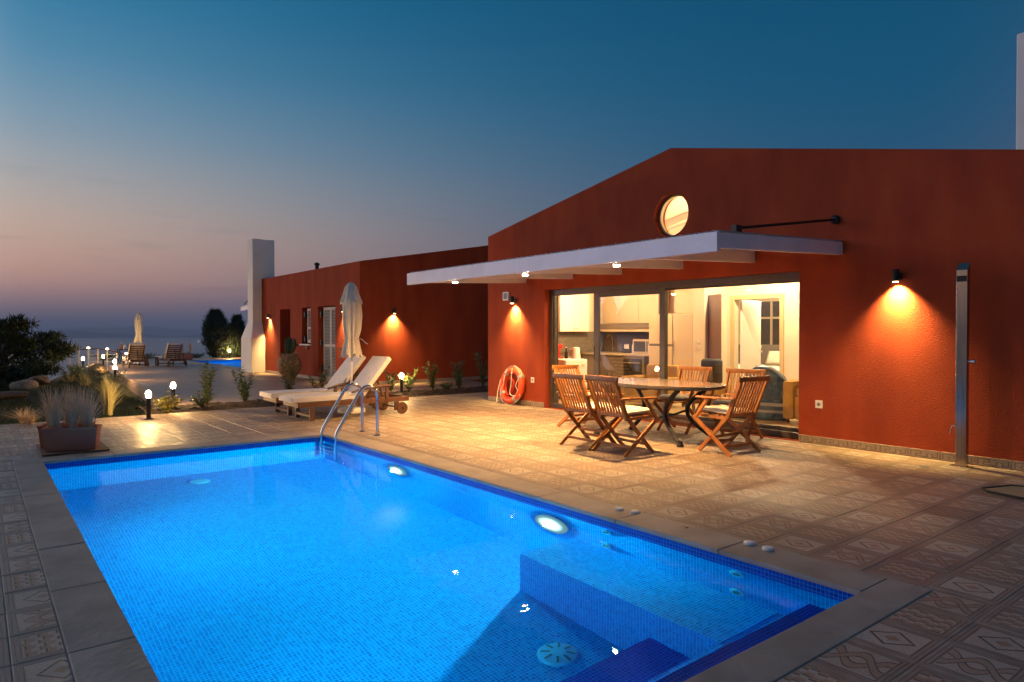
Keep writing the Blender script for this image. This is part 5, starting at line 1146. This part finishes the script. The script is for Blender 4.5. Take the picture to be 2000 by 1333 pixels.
def grass_tuft(name, label, loc, h, spread, nb, m='straw', seed=0, clumps=((0, 0),), rz=0, group=None, wd=.0045, cat='plant'):
    r_ = random.Random(seed); mb = MB(); t = thing(name, label, cat, loc, rz, group)
    for k in range(nb):
        cx_, cy_ = clumps[k % len(clumps)]; a = r_.random() * 2 * pi; x0 = cx_ + r_.gauss(0, .02); y0 = cy_ + r_.gauss(0, .02)
        lean = abs(r_.gauss(0, .5)) * spread; hh = h * r_.uniform(.55, 1.05); w = wd * r_.uniform(.6, 1.4); droop = r_.uniform(.0, .5)
        p = []; ns = 6
        for i in range(ns):
            u = i / (ns - 1); rr_ = lean * (u ** 1.7); z = hh * (u - droop * .45 * u ** 3 * min(1, lean * 3)); p.append((x0 + rr_ * cos(a), y0 + rr_ * sin(a), z))
        sx, sy = -sin(a) * w, cos(a) * w; vs_ = []
        for i, q in enumerate(p):
            k_ = 1 - .85 * i / (ns - 1); vs_ += [(q[0] - sx * k_, q[1] - sy * k_, q[2]), (q[0] + sx * k_, q[1] + sy * k_, q[2])]
        mb.add(vs_, [(2 * i, 2 * i + 1, 2 * i + 3, 2 * i + 2) for i in range(ns - 1)])
    mb.build('blades', m, t, fixn=False); return t
trough((-9.58, .90, .018), radians(72), 'front terracotta trough with dry grass by the pool corner')
trough((-9.92, .88, .018), radians(76), 'rear terracotta trough half hidden behind the front one')
grass_tuft('feather_grass', 'dry straw-coloured feather grass in the front terracotta trough', (-9.58, .90, .245), .50, .42, 420, 'straw', 3, ((-.17, 0), (0, .02), (.17, 0)), radians(72))
grass_tuft('feather_grass', 'dry straw-coloured feather grass in the rear terracotta trough', (-9.92, .88, .245), .52, .40, 340, 'straw', 4, ((-.16, 0), (.02, .0), (.16, 0)), radians(76))

def leaf_add(mb, p, d, L_, w, r_):
    d = Vector(d).normalized(); s_ = d.cross(Vector((0, 0, 1)))
    if s_.length < .05: s_ = Vector((1, 0, 0))
    s_.normalize(); up = s_.cross(d); p = Vector(p)
    a = p + d * L_ * .45 + s_ * w - up * w * .3; b = p + d * L_ * .45 - s_ * w - up * w * .3; c_ = p + d * L_ - up * L_ * .18; m_ = p + d * L_ * .5 + up * w * .25
    mb.add([p, a, c_, b, m_], [(0, 1, 4), (1, 2, 4), (2, 3, 4), (3, 0, 4)])
def shrub(name, label, loc, h, spread, stems, seed, m='leaf', ll_=.10, lw=.021, dense=1.0, group=None):
    r_ = random.Random(seed); t = thing(name, label, 'plant', loc, 0, group); st = MB(); lf_ = MB()
    for k in range(stems):
        a = r_.random() * 2 * pi; hh = h * r_.uniform(.5, 1.05); sp = spread * r_.uniform(.3, 1); pts = []
        for i in range(6):
            u = i / 5; pts.append((sp * u ** 1.3 * cos(a) + r_.uniform(-.01, .01), sp * u ** 1.3 * sin(a) + r_.uniform(-.01, .01), hh * u))
        st.tube(pts, [.007 * (1 - .7 * i / 5) for i in range(6)], 5)
        nl = int(30 * dense * hh / .6) + 6
        for q in range(nl):
            u = 1 - (q / nl) ** 1.0 * .85; i = min(4, int(u * 5)); fr_ = u * 5 - i; p = Vector(pts[i]).lerp(Vector(pts[i + 1]), fr_)
            b = r_.random() * 2 * pi; leaf_add(lf_, p, (cos(b), sin(b), r_.uniform(.1, 1.1)), ll_ * r_.uniform(.6, 1.25), lw * r_.uniform(.8, 1.2), r_)
    st.build('stems', 'stem', t, smooth=True); lf_.build('foliage', m, t, fixn=False); return t
GB = 'young shrubs along the garden bed'
SH = [(-13.35, 3.36, .82, .24, 5, 'tall thin shrub right of the two bollards, left of the loungers'), (-13.45, 4.05, .66, .26, 6, 'loose leafy shrub just left of the loungers'), (-13.6, 4.98, .92, .22, 5, 'tall dark shrub in front of the clay jar'),
      (-13.5, 5.55, .60, .28, 6, 'bushy shrub in front of the cream shutter door'), (-13.5, 6.42, .62, .14, 3, 'small shrub between the two lounger backs'), (-13.55, 7.25, .48, .2, 5, 'lamp-lit shrub left of the bollard by the end wall'), (-13.6, 7.72, .62, .22, 5, 'lamp-lit shrub right of the bollard by the end wall'),
      (-13.5, 8.30, .70, .22, 5, 'thin shrub second from the main house corner row'), (-13.5, 9.02, .74, .26, 7, 'darker shrub left of the house corner'), (-13.5, 9.72, .90, .2, 4, 'tall dim shrub closest to the main house corner')]
for k, (x, y, h, sp, ns, lbl) in enumerate(SH): shrub('garden_shrub', lbl, (x, y, .03), h, sp, ns, 40 + k, group=GB, dense=1.35)
shrub('golden_shrub', 'golden variegated low shrub glowing beside the front bollard', (-12.95, 2.62, .0), .34, .30, 16, 77, 'leaf_gold', .09, .026, 1.1)
shrub('low_shrub', 'low dark groundcover shrub under the tall thin shrub', (-13.3, 3.25, .02), .28, .28, 14, 78, 'leaf', .07, .018)
shrub('low_shrub', 'low dark groundcover shrub beside the house-side bollard', (-13.4, 8.62, .02), .26, .32, 14, 79, 'leaf', .07, .018)
grass_tuft('fountain_grass', 'pale upright grass clump lit by the front bollard', (-13.2, 1.72, .02), .66, .42, 300, 'straw_pale', 12, ((0, 0), (.07, .05), (-.06, .04)), wd=.006)
grass_tuft('fountain_grass', 'small dry grass clump at the lawn edge left of the planters', (-12.9, .62, .0), .26, .6, 220, 'straw', 14, ((0, 0), (.12, .05), (-.1, -.06)), wd=.004)
for k, (x, y, h, lbl) in enumerate(((-21.2, 2.75, .55, 'dark grassy clump below the doubled bollard lamps'), (-24.3, 2.6, .6, 'dark bushy clump behind the doubled bollard lamps'), (-27.5, 2.5, .62, 'dark bushy clump under the distant rail'), (-30.0, 3.0, .5, 'grassy clump beside the leftmost bollard lamp'))):
    shrub('lawn_bush', lbl, (x, y, lawn_z(x, y)), h, .55, 26, 60 + k, 'leaf', .10, .02, .8)
    grass_tuft('lawn_grass', lbl.replace('clump', 'tuft').replace('dark ', 'dry '), (x + .5, y - .1, lawn_z(x + .5, y - .1)), h * .8, .7, 120, 'straw_pale', 80 + k, ((0, 0), (.2, .1), (-.2, .1)), wd=.008)

BO = [(-12.30, 2.20, 0, 'front lit bollard lamp at the lawn edge beside the golden shrub'), (-14.05, 2.93, 0, 'second lit bollard lamp just behind the golden shrub'), (-13.62, 7.55, .02, 'lit bollard lamp before the end wall of the far house'), (-22.4, 3.15, .0, 'nearer of the two overlapping bollard lamps on the lawn'),
      (-27.2, 3.82, 0, 'farther of the two overlapping bollard lamps on the lawn'), (-32.9, 4.2, .0, 'distant bollard lamp between rail and far loungers'), (-30.7, 3.25, 0, 'leftmost distant bollard lamp under the rail'), (-38.9, 10.95, .0, 'bollard lamp at the foot of the dark cypress beyond the far pool')]
bp_ = None
for k, (x, y, z, lbl) in enumerate(BO):
    if bp_ is None:
        t = empty('bollard_lamp')
        MB().lathe([(.06, 0), (.06, .012), (.035, .02)], 18).build('base', 'dark_metal', t); MB().lathe([(.034, .0205), (.034, .33), (.044, .335), (.044, .35)], 18).build('post', 'dark_metal', t, smooth=True)
        MB().lathe([(.030, .351), (.039, .368), (.041, .395), (.036, .43), (.021, .456), (.008, .462)], 20).build('glass_shade', 'bollard_glow', t, smooth=True)
        bp_ = t
    else: t = copy_tree(bp_)
    t.location = (x, y, z); tag(t, lbl, 'lamp', 'bollard lamps in the garden')

# pale rock and stones on the lawn slope
def rock(loc, s, seed, label, m='rock'):
    r_ = random.Random(seed); bmr = bmesh.new(); bmesh.ops.create_icosphere(bmr, subdivisions=3, radius=1)
    ph = [(Vector((r_.gauss(0, 1), r_.gauss(0, 1), r_.gauss(0, 1))).normalized(), r_.uniform(.6, .95)) for _ in range(14)]
    for v in bmr.verts:
        for n_, d_ in ph:
            e = v.co.dot(n_) - d_
            if e > 0: v.co -= n_ * e * .9
        v.co += v.normal * r_.uniform(-.02, .02); v.co = Vector((v.co.x * s[0], v.co.y * s[1], v.co.z * s[2]))
    me_ = bpy.data.meshes.new('rock'); bmr.to_mesh(me_); bmr.free(); o = link('rock', me_, m, None, True); o.location = loc; o.rotation_euler = (0, 0, r_.uniform(0, 3)); return tag(o, label, 'rock')
rock((-22.6, 1.05, -.05), (1.3, .34, .20), 5, 'long pale rock lying across the lawn edge under the pine'); rock((-24.2, 1.45, .02), (.45, .3, .16), 6, 'smaller orange-tinted rock at the right end of the long rock'); rock((-19.6, .62, -.05), (.5, .3, .12), 8, 'flat pale stone low on the lawn slope')
for k in range(7): rock((-27.6 - .55 * k, 3.35 + .06 * k, .05), (.32, .2, .2), 20 + k, ('leftmost', 'second', 'third', 'fourth', 'fifth', 'sixth', 'last')[6 - k] + ' stone of the lamp-lit row along the far lawn edge')

# ------------------------------------------------------------------ distant rail, tables, planter on the far terrace
rl = thing('stair_railing', 'lamp-lit post railing at the end of the lawn', 'railing', (-34.5, 3.9, 0))
RP = [(-1.2, -.62, .62), (-.9, -.30, .62), (-.6, .02, .66), (-.3, .34, .66), (0, .66, .62), (.3, .98, .52), (.6, 1.3, .42), (.9, 1.6, .32)]
for x, y, h in RP: MB().tube([(x, y, -.3), (x, y, h)], .028, 8).build('post', 'rope', rl, smooth=True)
MB().tube([(x, y, h + .02) for x, y, h in RP], .022, 8).build('hand_rail', 'dark_teak', rl, smooth=True)
for k in range(3): MB().tube([(x, y, .12 + .16 * k) for x, y, h in RP[2:6]], .014, 6).build('rope_rail', 'rope', rl, smooth=True)
for x, y, h in RP[2:7:2]: MB().lathe([(.05, h + .045), (.06, h + .07), (.02, h + .10)], 12, (x, y, 0)).build('post_lamp', 'wall_glow', rl)
t = thing('bar_table', 'dark wrought-iron table left of the distant parasol', 'table', (-35.5, 5.50, 0))
MB().bx(-.4, .4, -.45, .45, .60, .63).build('table_top', 'iron', t)
for x in (-.33, .33):
    for y in (-.38, .38): MB().tube([(x, y, .6), (x * .7, y * .7, .3), (x, y, 0)], .02, 6).build('leg', 'iron', t, smooth=True)
for k, (dy, h, m, nm, lbl) in enumerate(((-.25, .28, 'terracotta', 'bottle', 'reddish bottle on the distant wrought-iron table'), (-.12, .2, 'white_plastic', 'bottle', 'pale bottle on the distant wrought-iron table'))):
    b = thing(nm, lbl, 'bottle', (-35.5, 5.5 + dy, .63)); MB().lathe([(.06, 0), (.06, h * .6), (.025, h * .8), (.025, h)], 12).build('bottle_body', m, b, smooth=True); MB().lathe([(.03, h + .001), (.03, h + .02)], 10).build('cap', 'white_plastic', b)
t = thing('wire_basket', 'dark wire basket on the distant wrought-iron table', 'basket', (-35.5, 5.72, .63))
for k in range(5): MB().tube([(0, -.2 + .1 * k, 0), (0, -.2 + .1 * k, .22)], .008, 5).build('wire', 'iron', t)
MB().tube([(0, -.2, .22), (0, .2, .22)], .010, 5).build('rim', 'iron', t); MB().tube([(0, -.2, .01), (0, .2, .01)], .010, 5).build('rim', 'iron', t)
t = thing('side_table', 'low dark wooden table between the two distant loungers', 'table', (-31.9, 5.82, 0))
MB().bx(-.22, .22, -.24, .24, .33, .37).build('table_top', 'dark_teak', t)
for x in (-.18, .18):
    for y in (-.2, .2): MB().bx(x - .025, x + .025, y - .025, y + .025, 0, .33).build('leg', 'dark_teak', t)
trough((-37.6, 8.45, .0), radians(90), 'distant terracotta trough with pale grass left of the far pool', .62, .3, .34)
grass_tuft('feather_grass', 'pale feather grass in the distant trough by the far pool', (-37.6, 8.45, .3), .72, .3, 260, 'straw', 9, ((-.2, 0), (.2, 0)), radians(90), wd=.008)

# ------------------------------------------------------------------ trees
def clump(mb, c, r, n, r_, L_=.16, w=.016, up=.3):
    for k in range(n):
        d = Vector((r_.gauss(0, 1), r_.gauss(0, 1), r_.gauss(0, 1))).normalized(); p = Vector(c) + Vector((d.x * r[0], d.y * r[1], d.z * r[2])) * r_.random() ** .45
        dd = (d + Vector((0, 0, up)) + Vector((r_.gauss(0, .5), r_.gauss(0, .5), r_.gauss(0, .5)))).normalized(); s_ = dd.cross(Vector((r_.gauss(0, 1), r_.gauss(0, 1), 1))).normalized(); q = L_ * r_.uniform(.6, 1.3)
        mb.add([p - s_ * w, p + s_ * w, p + dd * q], [(0, 1, 2)])
def at(px, py, d):                                       # a point given by its bearing and depth, used to set out the tree's limbs
    l_ = (px - 1000) / 1333.0; z = 1.4 + d * (650 - py) / 1333.0
    p = Fv * d + Rv * (l_ * d); return Vector((p.x, p.y, z))
rp = random.Random(17)
base = at(10, 900, 23.0); base.z = -3.2
t = thing('pine_tree', 'dark pine with sweeping branches beyond the lawn at the left edge', 'tree', base)
crown = MB(); wood = MB()
limbs = [[(10, 690, 23), (22, 655, 22.5), (38, 640, 22), (46, 634, 21.8)], [(8, 710, 23), (40, 690, 23.5), (70, 682, 24), (92, 668, 24.3), (102, 655, 24.5)], [(12, 725, 23), (60, 712, 23), (95, 700, 23), (115, 688, 23), (127, 680, 23)],
         [(5, 690, 23), (-10, 665, 23.5), (2, 645, 23.4), (6, 640, 23.4)], [(8, 730, 23), (45, 735, 22.4), (70, 730, 22.0), (100, 722, 22)], [(5, 715, 23), (-30, 700, 23), (-60, 690, 24)], [(6, 740, 23), (20, 760, 22), (30, 775, 21.6)], [(10, 700, 23), (30, 672, 23.6), (40, 668, 23.8)]]
wood.tube([Vector((0, 0, 0)), at(14, 800, 23) - base, at(8, 740, 23) - base, at(8, 690, 23) - base, at(18, 652, 22.8) - base], [.22, .17, .13, .09, .03], 8)
for lm in limbs:
    P = [at(*q) - base for q in lm]; wood.tube(P, [.06 * (1 - .8 * i / (len(P) - 1)) + .008 for i in range(len(P))], 6)
    for i in range(len(P) - 1):
        for k in range(4):
            u = (k + rp.random()) / 4; q = P[i].lerp(P[i + 1], u); frac = (i + u) / (len(P) - 1)
            if frac < .15: continue
            for _ in range(2):
                c_ = q + Vector((rp.gauss(0, .14), rp.gauss(0, .25), rp.gauss(0, .10) + .04)); clump(crown, c_, (.22, .22, .14), 60, rp, .17, .028, .5)
for k in range(34):
    c_ = at(rp.uniform(-40, 75), rp.uniform(705, 800), rp.uniform(22, 24.5)) - base; clump(crown, c_, (.34, .34, .2), 60, rp, .19, .034, .4)
wood.build('trunk', 'bark', t, smooth=True); crown.build('crown', 'needle', t, fixn=False)
# two-lobed cypress beyond the far pool
t = thing('cypress', 'dark two-pointed cypress bush behind the far pool', 'tree', (-39.6, 10.9, -.1)); crown = MB(); wood = MB(); rc2 = random.Random(23)
wood.tube([(0, 0, 0), (0, 0, .8), (0, -.3, 2.2)], [.09, .07, .02], 8).tube([(0, .05, .3), (0, .4, 1.0), (0, .62, 1.9)], [.06, .045, .015], 8)
for k in range(9000):
    lobe = rc2.random() < .62
    cy_, hmax, rad = (-.28, 2.62, .78) if lobe else (.55, 2.35, .50)
    z = rc2.random() ** .8; rr_ = rad * (sin(pi * min(1, z * .82 + .14)) ** .75) * (1 - .15 * z) * rc2.uniform(.45, 1.0) * (1 + .16 * sin(9 * z + 5 * rc2.random()))
    a = rc2.random() * 2 * pi; p = Vector((rr_ * cos(a), cy_ + rr_ * sin(a) - (.22 * z if lobe else -.12 * z), .1 + z * (hmax - .1)))
    dd = Vector((cos(a) * .55, sin(a) * .55, 1.0)).normalized() + Vector((rc2.gauss(0, .22), rc2.gauss(0, .22), rc2.gauss(0, .2))); s_ = dd.cross(Vector((rc2.gauss(0, 1), rc2.gauss(0, 1), .2))).normalized() * .03; q = rc2.uniform(.12, .3)
    crown.add([p - s_, p + s_, p + dd * q], [(0, 1, 2)])
wood.build('trunk', 'bark', t, smooth=True); crown.build('crown', 'cypress', t, fixn=False)
# low scrub along the far terrace edge
for k, (y, h, lbl) in enumerate(((8.9, .26, 'low scrub clump left of the cypress at the terrace edge'), (9.8, .3, 'low scrub clump at the cypress foot'), (12.0, .3, 'low scrub clump right of the cypress'), (5.3, .3, 'low scrub clump behind the left distant lounger'), (7.2, .28, 'low scrub clump behind the right distant lounger'))):
    shrub('scrub', lbl, (-41.2, y, -.1), h + .08, .75, 34, 90 + k, 'leaf', .12, .025, .8)
for k, (px, py) in enumerate(((388, 667), (400, 666))):
    p = at(px, py, 9000.0); o = MB().lathe([(5, -5), (6, 0), (4, 5)], 8).build('shore_light', 'shore_glow'); o.location = p; tag(o, ('left', 'right')[k] + ' tiny light far across the water', 'light', 'lights across the water')

# ------------------------------------------------------------------ evening haze over the sea
hz = MB().bx(-70000, 15000, -70000, 70000, -166, 620).build('haze', None); stuff(hz)
hm = bpy.data.materials.new('evening_haze'); hm.use_nodes = True; ht = hm.node_tree; ht.nodes.clear()
pv = ht.nodes.new('ShaderNodeVolumePrincipled'); pv.inputs['Color'].default_value = (0.70, 0.80, 1.0, 1); pv.inputs['Density'].default_value = 5.0e-5
ho = ht.nodes.new('ShaderNodeOutputMaterial'); ht.links.new(pv.outputs[0], ho.inputs['Volume']); hz.data.materials.append(hm)
tag(hz, 'thin evening haze over the sea and far hills', 'haze')
